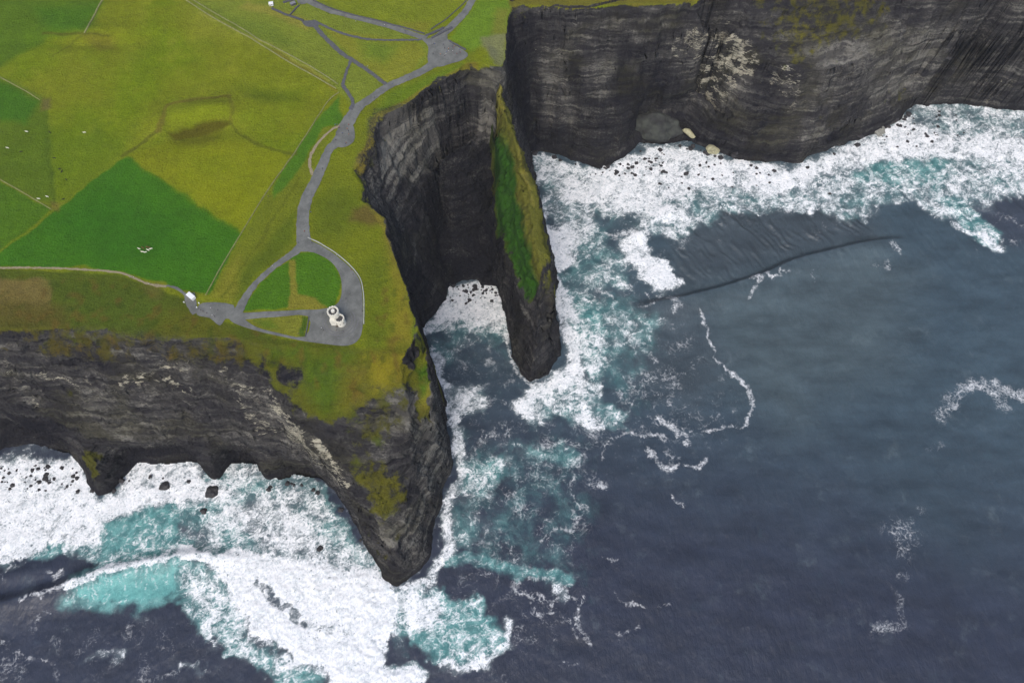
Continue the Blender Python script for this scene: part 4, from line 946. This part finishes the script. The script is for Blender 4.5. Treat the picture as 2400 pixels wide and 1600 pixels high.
bm = bmesh.new(); box(bm, 1.6, -7.9, 1.3, 1.6, .4, 2.6); bm_obj('door', bm, M_rail, tower)
for i, r in enumerate((12.0, 14.6, 17.4)):
    bm = bmesh.new(); ring(bm, 0, 0, 0, .28-.05*i, r, r-.9, math.radians(170), math.radians(400), 60)
    o = bm_obj('circular_step', bm, M_step, None, loc=(tx+2.5, ty-2.0, tz-.02))
    tag(o, ['innermost curved stone step around the tower', 'middle curved stone step around the tower', 'outermost curved stone step around the tower'][i], 'step', 'curved steps around the tower')

# ------------------------------------------------------------------ white cabin and small buildings
def cabin(u, v, L, Wd, Hh, rz, label, roofm=M_white, wallm=M_white, cat='cabin'):
    x, y = Wt(u, v); r = tag(empty('cabin', (x, y, ht(x, y)+.3), rz), label, cat)
    bm = bmesh.new(); box(bm, 0, 0, Hh/2, L, Wd, Hh); bm_obj('wall', bm, wallm, r)
    bm = bmesh.new(); box(bm, 0, 0, Hh+.17, L+.5, Wd+.5, .3); bmesh.ops.bevel(bm, geom=list(bm.edges), offset=.08, segments=1, affect='EDGES'); bm_obj('roof', bm, roofm, r)
    bm = bmesh.new(); box(bm, L*.15, -Wd/2-.03, Hh*.62, L*.35, .08, Hh*.35); bm_obj('window', bm, M_glass, r)
    bm = bmesh.new(); box(bm, -L*.3, -Wd/2-.03, Hh*.42, 1.0, .08, Hh*.8); bm_obj('door', bm, M_rail, r)
    return r
cabin(450, 697, 7.4, 3.8, 3.2, math.radians(-38), 'white box cabin beside the path at the green field corner')
cabin(637, 14, 4.5, 3.6, 2.6, math.radians(10), 'small white hut at the end of the dark wall')
cabin(688, 13, 5.5, 3.5, 2.4, math.radians(30), 'low grey roofed shelter beside the upper path', mat('grey roof sheet', (.22, .22, .24)), mat('grey shelter wall', (.10, .10, .11)), 'shelter')
def post(u, v, h, label):
    x, y = Wt(u, v); bm = bmesh.new(); cyl(bm, 0, 0, 0, h, .45, .4, 12); cyl(bm, 0, 0, h, h+.35, .6, .2, 12)
    tag(bm_obj('bollard', bm, M_white, None, loc=(x, y, ht(x, y))), label, 'bollard', 'pale bollards near the white cabin')
post(432, 709, 1.4, 'pale bollard on the verge left of the cabin path'); post(467, 711, 1.4, 'pale bollard right of the white cabin'); post(462, 721, 1.2, 'pale bollard at the cabin path corner')

# ------------------------------------------------------------------ figures
def skin_mesh(name, verts, edges, radii, sub=1):
    me = bpy.data.meshes.new(name+'_tmp'); me.from_pydata(verts, edges, []); o = bpy.data.objects.new('tmp', me); C.objects.link(o)
    md = o.modifiers.new('s', 'SKIN'); md.use_smooth_shade = True
    for i, r in enumerate(radii): me.skin_vertices[0].data[i].radius = (r, r) if not isinstance(r, tuple) else r
    me.skin_vertices[0].data[0].use_root = True
    o.modifiers.new('u', 'SUBSURF').levels = sub
    dg = bpy.context.evaluated_depsgraph_get(); out = bpy.data.meshes.new_from_object(o.evaluated_get(dg)); out.name = name
    bpy.data.objects.remove(o); bpy.data.meshes.remove(me); return out
skin_m = mat('skin', (.5, .32, .24), .6, .1)
cloth_cols = [('red', (.35, .03, .03)), ('navy', (.02, .03, .09)), ('white', (.7, .7, .7)), ('black', (.015, .015, .018)), ('blue', (.06, .15, .4)), ('orange', (.5, .18, .03)), ('grey', (.12, .12, .13))]
cloth = {n_: mat(n_+' cloth', c, .9, .2) for n_, c in cloth_cols}
person_body = {}
for pose in (0, 1):
    st_ = .14 if pose == 0 else .30; lx = .10
    V = [(0,0,.95),(0,0,1.2),(0,0,1.42),(0,0,1.52),(0,.01,1.66),
         (-.2,0,1.40),(-.26,.03-st_*.5,1.12),(-.25,.12-st_*.6,.88),(-.25,.17-st_*.6,.80),(.2,0,1.40),(.26,.03+st_*.4,1.12),(.25,.12+st_*.6,.88),(.25,.17+st_*.6,.80),
         (-lx,0,.9),(-lx,st_*.7,.50),(-lx,st_*.6,.08),(-lx,st_*.6+.16,.04),(lx,0,.9),(lx,-st_*.3,.50),(lx,-st_*.9,.10),(lx,-st_*.9+.15,.04)]
    E_ = [(0,1),(1,2),(2,3),(3,4),(2,5),(5,6),(6,7),(7,8),(2,9),(9,10),(10,11),(11,12),(0,13),(13,14),(14,15),(15,16),(0,17),(17,18),(18,19),(19,20)]
    R = [.15,.14,.16,.06,.11,.07,.05,.04,.035,.07,.05,.04,.035,.09,.065,.045,.04,.09,.065,.045,.04]
    bme = skin_mesh('person', V, E_, R); bme.materials.append(skin_m)
    jac = skin_mesh('jacket', [(0,0,.88),(0,0,1.2),(0,0,1.43),(-.2,0,1.41),(-.26,.03-st_*.5,1.12),(-.25,.12-st_*.6,.90),(.2,0,1.41),(.26,.03+st_*.4,1.12),(.25,.12+st_*.6,.90)],
                    [(0,1),(1,2),(2,3),(3,4),(4,5),(2,6),(6,7),(7,8)], [.19,.18,.18,.10,.08,.06,.10,.08,.06])
    tro = skin_mesh('trousers', [(0,0,.96),(-lx,0,.9),(-lx,st_*.7,.50),(-lx,st_*.6,.12),(lx,0,.9),(lx,-st_*.3,.50),(lx,-st_*.9,.14)], [(0,1),(1,2),(2,3),(0,4),(4,5),(5,6)], [.16,.11,.085,.06,.11,.085,.06])
    hr = skin_mesh('hair', [(0,-.03,1.60),(0,-.03,1.72),(0,.03,1.745)], [(0,1),(1,2)], [.10,.105,.08])
    person_body[pose] = (bme, jac, tro, hr)
M_hair = mat('dark hair', (.03, .02, .015), .7, .2); M_jeans = mat('dark trousers', (.025, .03, .05), .9, .2)
variants = {}
for pose in (0, 1):
    for nme in cloth:
        ms = []
        for me, mm in zip(person_body[pose], (skin_m, cloth[nme], M_jeans, M_hair)):
            m2 = me.copy() if me is not person_body[pose][0] else me
            m2.materials.clear(); m2.materials.append(mm); ms.append(m2)
        variants[(pose, nme)] = ms
def person(u, v, colr, pose, label, group=None):
    x, y = Wt(u, v); r = bpy.data.objects.new('person', variants[(pose, colr)][0]); C.objects.link(r)
    r.location = (x, y, ht(x, y)+.46); r.rotation_euler = (0, 0, RND.uniform(0, 6.28)); r.scale = (1.4, 1.4, 1.3); tag(r, label, 'person', group)
    for nm, me in zip(('jacket', 'trousers', 'hair'), variants[(pose, colr)][1:]):
        c_ = bpy.data.objects.new(nm, me); C.objects.link(c_); c_.parent = r
names = [n_ for n_, _ in cloth_cols]
pose_w = ['standing', 'walking']
# single walkers whose spot names them
for u, v, c_, p, lab in [(732,572,'navy',0,'person in a navy jacket at the fork above the lawn'),(824,634,'red',0,'person in a red jacket by the pale kerb'),(828,645,'black',0,'person in a black jacket by the pale kerb'),
  (850,732,'black',0,'person in black standing against the kerb east of the tower'),(700,570,'grey',1,'person in grey walking at the fork above the lawn'),(640,625,'white',1,'person in white walking on the narrow path west of the lawn'),
  (862,160,'white',1,'person in white walking on the dark slanting path'),(835,54,'white',1,'person in white beside the middle of the upper path'),(902,63,'white',1,'person in white on the upper path toward the plaza'),
  (812,43,'orange',1,'person in orange on the upper path, farthest west'),(950,76,'navy',1,'person in navy near the east end of the upper path'),(730,500,'blue',1,'person in blue on the curved path south of the viewpoint'),
  (715,545,'red',1,'person in red just above the path fork'),(757,398,'navy',1,'person in navy below the paved viewpoint'),(790,600,'white',1,'person in white on the curved path above the lawn'),
  (878,232,'black',1,'person in black on the diagonal cliff path'),(920,200,'blue',1,'person in blue where the slanting path meets the cliff path'),(960,182,'grey',1,'person in grey walking up toward the plaza'),
  (316,652,'white',0,'person in white on the shore trail by the green field'),(309,653,'blue',0,'person in blue on the shore trail by the green field'),(352,668,'white',1,'person in white farther east on the shore trail'),
  (630,463,'black',0,'person in black standing by the long fence bank'),(755,771,'white',0,'person in white on the terrace left of the tower'),(760,776,'black',0,'person in black on the terrace left of the tower'),
  (700,783,'grey',1,'person in grey on the terrace beside the triangle lawn'),(806,779,'navy',0,'person in navy on the steps in front of the tower'),(790,776,'black',0,'person in black on the steps in front of the tower'),
  (812,703,'navy',1,'person in navy on the wide path north of the tower'),(820,690,'grey',0,'person in grey on the wide path north of the tower'),(758,737,'navy',0,'person in navy close to the west side of the tower')]:
    person(u, v, c_, p, lab)
for i in range(22):
    c_ = RND.choice(names); u = RND.uniform(1008, 1080); v = RND.uniform(102, 146)
    if v > 138-(u-1040)*.2: v -= 12
    p = RND.randint(0, 1); person(u, v, c_, p, f'person {pose_w[p]} in a {c_} jacket among the crowd on the big plaza', 'people gathered on the plaza')
for i in range(14):
    c_ = RND.choice(names); t = RND.random(); u = 800+RND.uniform(-14, 22); v = 288+t*52
    p = RND.randint(0, 1); person(u, v, c_, p, f'person {pose_w[p]} in a {c_} jacket in the group at the paved viewpoint', 'people gathered at the viewpoint')
for i in range(9):
    c_ = RND.choice(['black', 'navy', 'grey', 'white']); u, v = [(472,728),(478,731),(486,735),(497,724),(500,741),(505,744),(466,724),(512,729),(449,722)][i]
    p = i % 2; person(u, v, c_, p, f'person {pose_w[p]} in a {c_} jacket on the gravel west of the lawn', 'people on the gravel near the cabin')

# cattle
cowV = [(0,.75,1.12),(0,.2,1.02),(0,-.5,1.08),(0,-.95,1.15),(0,1.15,1.35),(0,1.5,1.30),(0,1.72,1.12),
        (-.24,.62,.8),(-.25,.66,.42),(-.25,.62,.05),(.24,.62,.8),(.25,.66,.42),(.25,.62,.05),(-.24,-.8,.85),(-.26,-.95,.48),(-.26,-.85,.05),(.24,-.8,.85),(.26,-.95,.48),(.26,-.85,.05),(0,-1.14,.9),(0,-1.18,.55)]
cowE = [(0,1),(1,2),(2,3),(0,4),(4,5),(5,6),(0,7),(7,8),(8,9),(0,10),(10,11),(11,12),(3,13),(13,14),(14,15),(3,16),(16,17),(17,18),(3,19),(19,20)]
cowR = [.40,.44,.42,.34,.24,.20,.13,.14,.09,.07,.14,.09,.07,.17,.10,.07,.17,.10,.07,.05,.04]
cow_me = skin_mesh('cow', cowV, cowE, cowR)
cow_m = {'white': mat('cream hide', (.8, .78, .62), .9, .1), 'black': mat('black hide', (.02, .018, .015), .8, .2), 'brown': mat('brown hide', (.16, .07, .03), .9, .2)}
cow_meshes = {}
for k_, mm in cow_m.items(): m2 = cow_me.copy(); m2.materials.clear(); m2.materials.append(mm); cow_meshes[k_] = m2
horn = bmesh.new()
for s_ in (-1, 1): cyl(horn, s_*.2, 1.45, 1.42, 1.5, .09, .04, 8)
ear_me = bpy.data.meshes.new('ears'); horn.to_mesh(ear_me); horn.free(); 
for u, v, k_, lab in [(64,310,'white','white cow, northernmost of those near the left edge'),(19,348,'white','white cow closest to the left edge'),(200,313,'white','lone white cow in the yellow green field'),
  (92,467,'white','white cow beside the bank, left of a pair'),(113,463,'white','white cow beside the bank, right of a pair'),(52,358,'black','black cow near the white cow at the left edge'),
  (119,313,'black','black cow by the worn track, northernmost of the black ones'),(141,398,'black','black cow east of the worn track, in the middle'),(146,404,'black','black cow just below another east of the track'),(156,422,'black','black cow east of the track, third down'),
  (151,469,'black','black cow near the corner of the dark green field'),(129,372,'black','black cow right on the worn track'),
  (328,585,'white','cream cow at the left of the small herd'),(335,591,'white','cream cow at the bottom left of the small herd'),(342,592,'white','cream cow at the bottom of the small herd'),(348,587,'white','cream cow right of the brown ones in the herd'),(355,584,'white','cream cow at the right end of the small herd'),
  (337,583,'brown','brown cow at the left inside the small herd'),(345,580,'brown','brown cow at the top of the small herd'),(350,581,'brown','brown cow at the top right of the small herd')]:
    x, y = Wt(u, v); r = bpy.data.objects.new('cow', cow_meshes[k_]); C.objects.link(r); s_ = 1.15
    r.location = (x, y, ht(x, y)); r.rotation_euler = (0, 0, math.pi/2+RND.uniform(-.5, .5) if k_ == 'white' else RND.uniform(0, 6.28)); r.scale = (s_, s_, s_)
    tag(r, lab, 'cow', 'cattle grazing in the fields'); e_ = bpy.data.objects.new('ears', ear_me); C.objects.link(e_); e_.parent = r
ear_me.materials.append(cow_m['brown'])

# smooth grassy rock mound under the arch of the north wall
bm = bmesh.new(); bmesh.ops.create_icosphere(bm, subdivisions=5, radius=1)
for v in bm.verts:
    p = v.co.copy(); n_ = float(perlin(p.x*1.6, p.y*1.6, p.z*1.6, 21)); n2_ = float(perlin(p.x*5, p.y*5, p.z*5, 22))
    v.co = Vector((p.x*33, p.y*19, p.z*22))*(1+.30*n_+.07*n2_)
mx, my = W(1535, 290, 12)
mo = bm_obj('rock_mound', bm, mat('mossy grey rock', (.058, .064, .052), .95, .45, .12, (.028, .028, .028)), None, True, (mx, my, 8)); mo.rotation_euler = (0, 0, -.25)
tag(mo, 'smooth grey green rock mound on the beach under the dark arch', 'mound')

# ------------------------------------------------------------------ boulders in the surf
rock_meshes = []
for i in range(6):
    bm = bmesh.new(); bmesh.ops.create_icosphere(bm, subdivisions=3, radius=1)
    for v in bm.verts:
        p = v.co; n_ = float(perlin(p.x*1.1+i*7, p.y*1.1, p.z*1.1, 3)); n2_ = float(perlin(p.x*2.7+i*5, p.y*2.7, p.z*2.7, 9))
        v.co = p*(1+.45*n_+.18*n2_); v.co.z *= .62
    me = bpy.data.meshes.new('boulder'); bm.to_mesh(me); bm.free(); me.materials.append(M_rock); rock_meshes.append(me)
def boulder(u, v, s_, label, group, m=None, z=0.0, sq=(1, 1, 1)):
    x, y = W(u, v, z); me = RND.choice(rock_meshes)
    if m: me = me.copy(); me.materials.clear(); me.materials.append(m)
    o = bpy.data.objects.new('boulder', me); C.objects.link(o); zz_ = max(z, ht(x, y)) if z == 0 else z
    o.location = (x, y, zz_+s_*.05); o.scale = (s_*sq[0]*RND.uniform(.8, 1.3), s_*sq[1]*RND.uniform(.8, 1.2), s_*sq[2]); o.rotation_euler = (RND.uniform(-.2, .2), RND.uniform(-.2, .2), RND.uniform(0, 6.28))
    tag(o, label, 'boulder', group); return o
def scatter(n, box_, smin, smax, label, group, cond=lambda u, v: True):
    k_ = 0
    while k_ < n:
        u = RND.uniform(box_[0], box_[2]); v = RND.uniform(box_[1], box_[3])
        if not cond(u, v): continue
        x, y = W(u, v, 0)
        if ht(x, y) > 4: 
            if RND.random() < .8: continue
        boulder(u, v, smin+(smax-smin)*RND.random()**2.2, label, group); k_ += 1
scatter(62, (1052,668,1176,712), .9, 2.6, 'dark boulder awash at the head of the narrow cove', 'boulders awash in the cove', lambda u, v: RND.random() < (1.1-(v-668)/46))
scatter(58, (-10,1088,188,1152), .9, 2.6, 'dark boulder in white surf under the western cliff', 'boulders in surf below the west cliff')
scatter(46, (1380,365,1560,412), .9, 3.0, 'dark boulder at the foaming edge of the northern beach', 'boulders along the northern beach edge', lambda u, v: v > 395-(u-1380)*.18)
scatter(34, (1520,350,1810,445), 1.2, 3.0, 'dark boulder in the broad foam below the north wall', 'boulders in foam below the north wall', lambda u, v: v > 350+(u-1520)*.16)
scatter(40, (2050,262,2260,345), .9, 2.6, 'dark boulder in surf below the far eastern cliff', 'boulders in surf at the far right')
for k_ in range(20):      # fallen blocks along the cliff feet
    a_ = RND.random(); q_ = [(150,1090),(200,1140),(240,1168),(300,1118),(420,1116),(500,1128),(560,1100),(640,1142),(700,1128),(780,1158),(832,1236),(880,1325)]; f_ = a_*(len(q_)-1); i_ = min(int(f_), len(q_)-2); t_ = f_-i_
    boulder(q_[i_][0]+(q_[i_+1][0]-q_[i_][0])*t_-RND.uniform(0, 8), q_[i_][1]+(q_[i_+1][1]-q_[i_][1])*t_+RND.uniform(-3, 9), RND.uniform(1.0, 3.2), 'dark fallen block at the foot of the west cliff, wet from surf', 'fallen blocks at the foot of the west cliff')
for k_ in range(36):
    a_ = RND.random(); q_ = [(1246,354),(1340,380),(1412,400),(1500,354),(1600,340),(1700,370),(1800,396),(1890,388),(1960,352),(2050,314),(2112,287),(2135,255),(2190,215),(2330,256)]; f_ = a_*(len(q_)-1); i_ = min(int(f_), len(q_)-2); t_ = f_-i_
    boulder(q_[i_][0]+(q_[i_+1][0]-q_[i_][0])*t_, q_[i_][1]+(q_[i_+1][1]-q_[i_][1])*t_+RND.uniform(-4, 7), RND.uniform(1.4, 4.2), 'dark fallen block at the foot of the north wall, wet from surf', 'fallen blocks at the foot of the north wall')
for u, v, s_, lab in [(388,1140,5,'dark boulder in foam before the wide western cave'),(497,1152,5.5,'dark boulder in foam before the arched cave'),(478,1198,3,'small dark rock inside the whitewater tongue'),
    (2010,340,3.5,'dark rock beside the far headland ledge'),(1945,455,2.2,'dark rock in the lacy surf to the north east'),(750,1285,3,'dark rock in churned water west of the point')]:
    boulder(u, v, s_, lab, None)
boulder(1618, 312, 8, 'pale yellow rock slab below the grassy mound', 'pale rocks by the northern surf', M_prock, 6, (1.3, .6, .8)).rotation_euler = (0, 0, -.6)
boulder(1672, 350, 9, 'pale yellow and grey rock in the northern surf', 'pale rocks by the northern surf', M_prock, 2, (1.1, .8, .6)).rotation_euler = (0, 0, -.7)
boulder(2062, 305, 8, 'pale round rock at the foot of the eastern headland', 'pale rocks by the northern surf', mat('pale grey rock', (.28, .28, .24), .9, .4, .4), 2, (1.1, .8, .7))

# ------------------------------------------------------------------ sea air
bm = bmesh.new(); bmesh.ops.create_cube(bm, size=1, matrix=Matrix.Translation((0, 400, 396)) @ Matrix.Diagonal((9200, 9200, 818, 1)))
hz = bpy.data.materials.new('sea haze'); hz.use_nodes = True; nt = hz.node_tree; nt.nodes.clear()
pv = nt.nodes.new('ShaderNodeVolumePrincipled'); om = nt.nodes.new('ShaderNodeOutputMaterial'); nt.links.new(pv.outputs[0], om.inputs['Volume'])
pv.inputs['Color'].default_value = (.86, .88, .94, 1); pv.inputs['Density'].default_value = 3e-5
hzo = bm_obj('haze', bm, hz); hzo['kind'] = 'stuff'; hzo['label'] = 'thin pale sea haze over the cliffs and water'
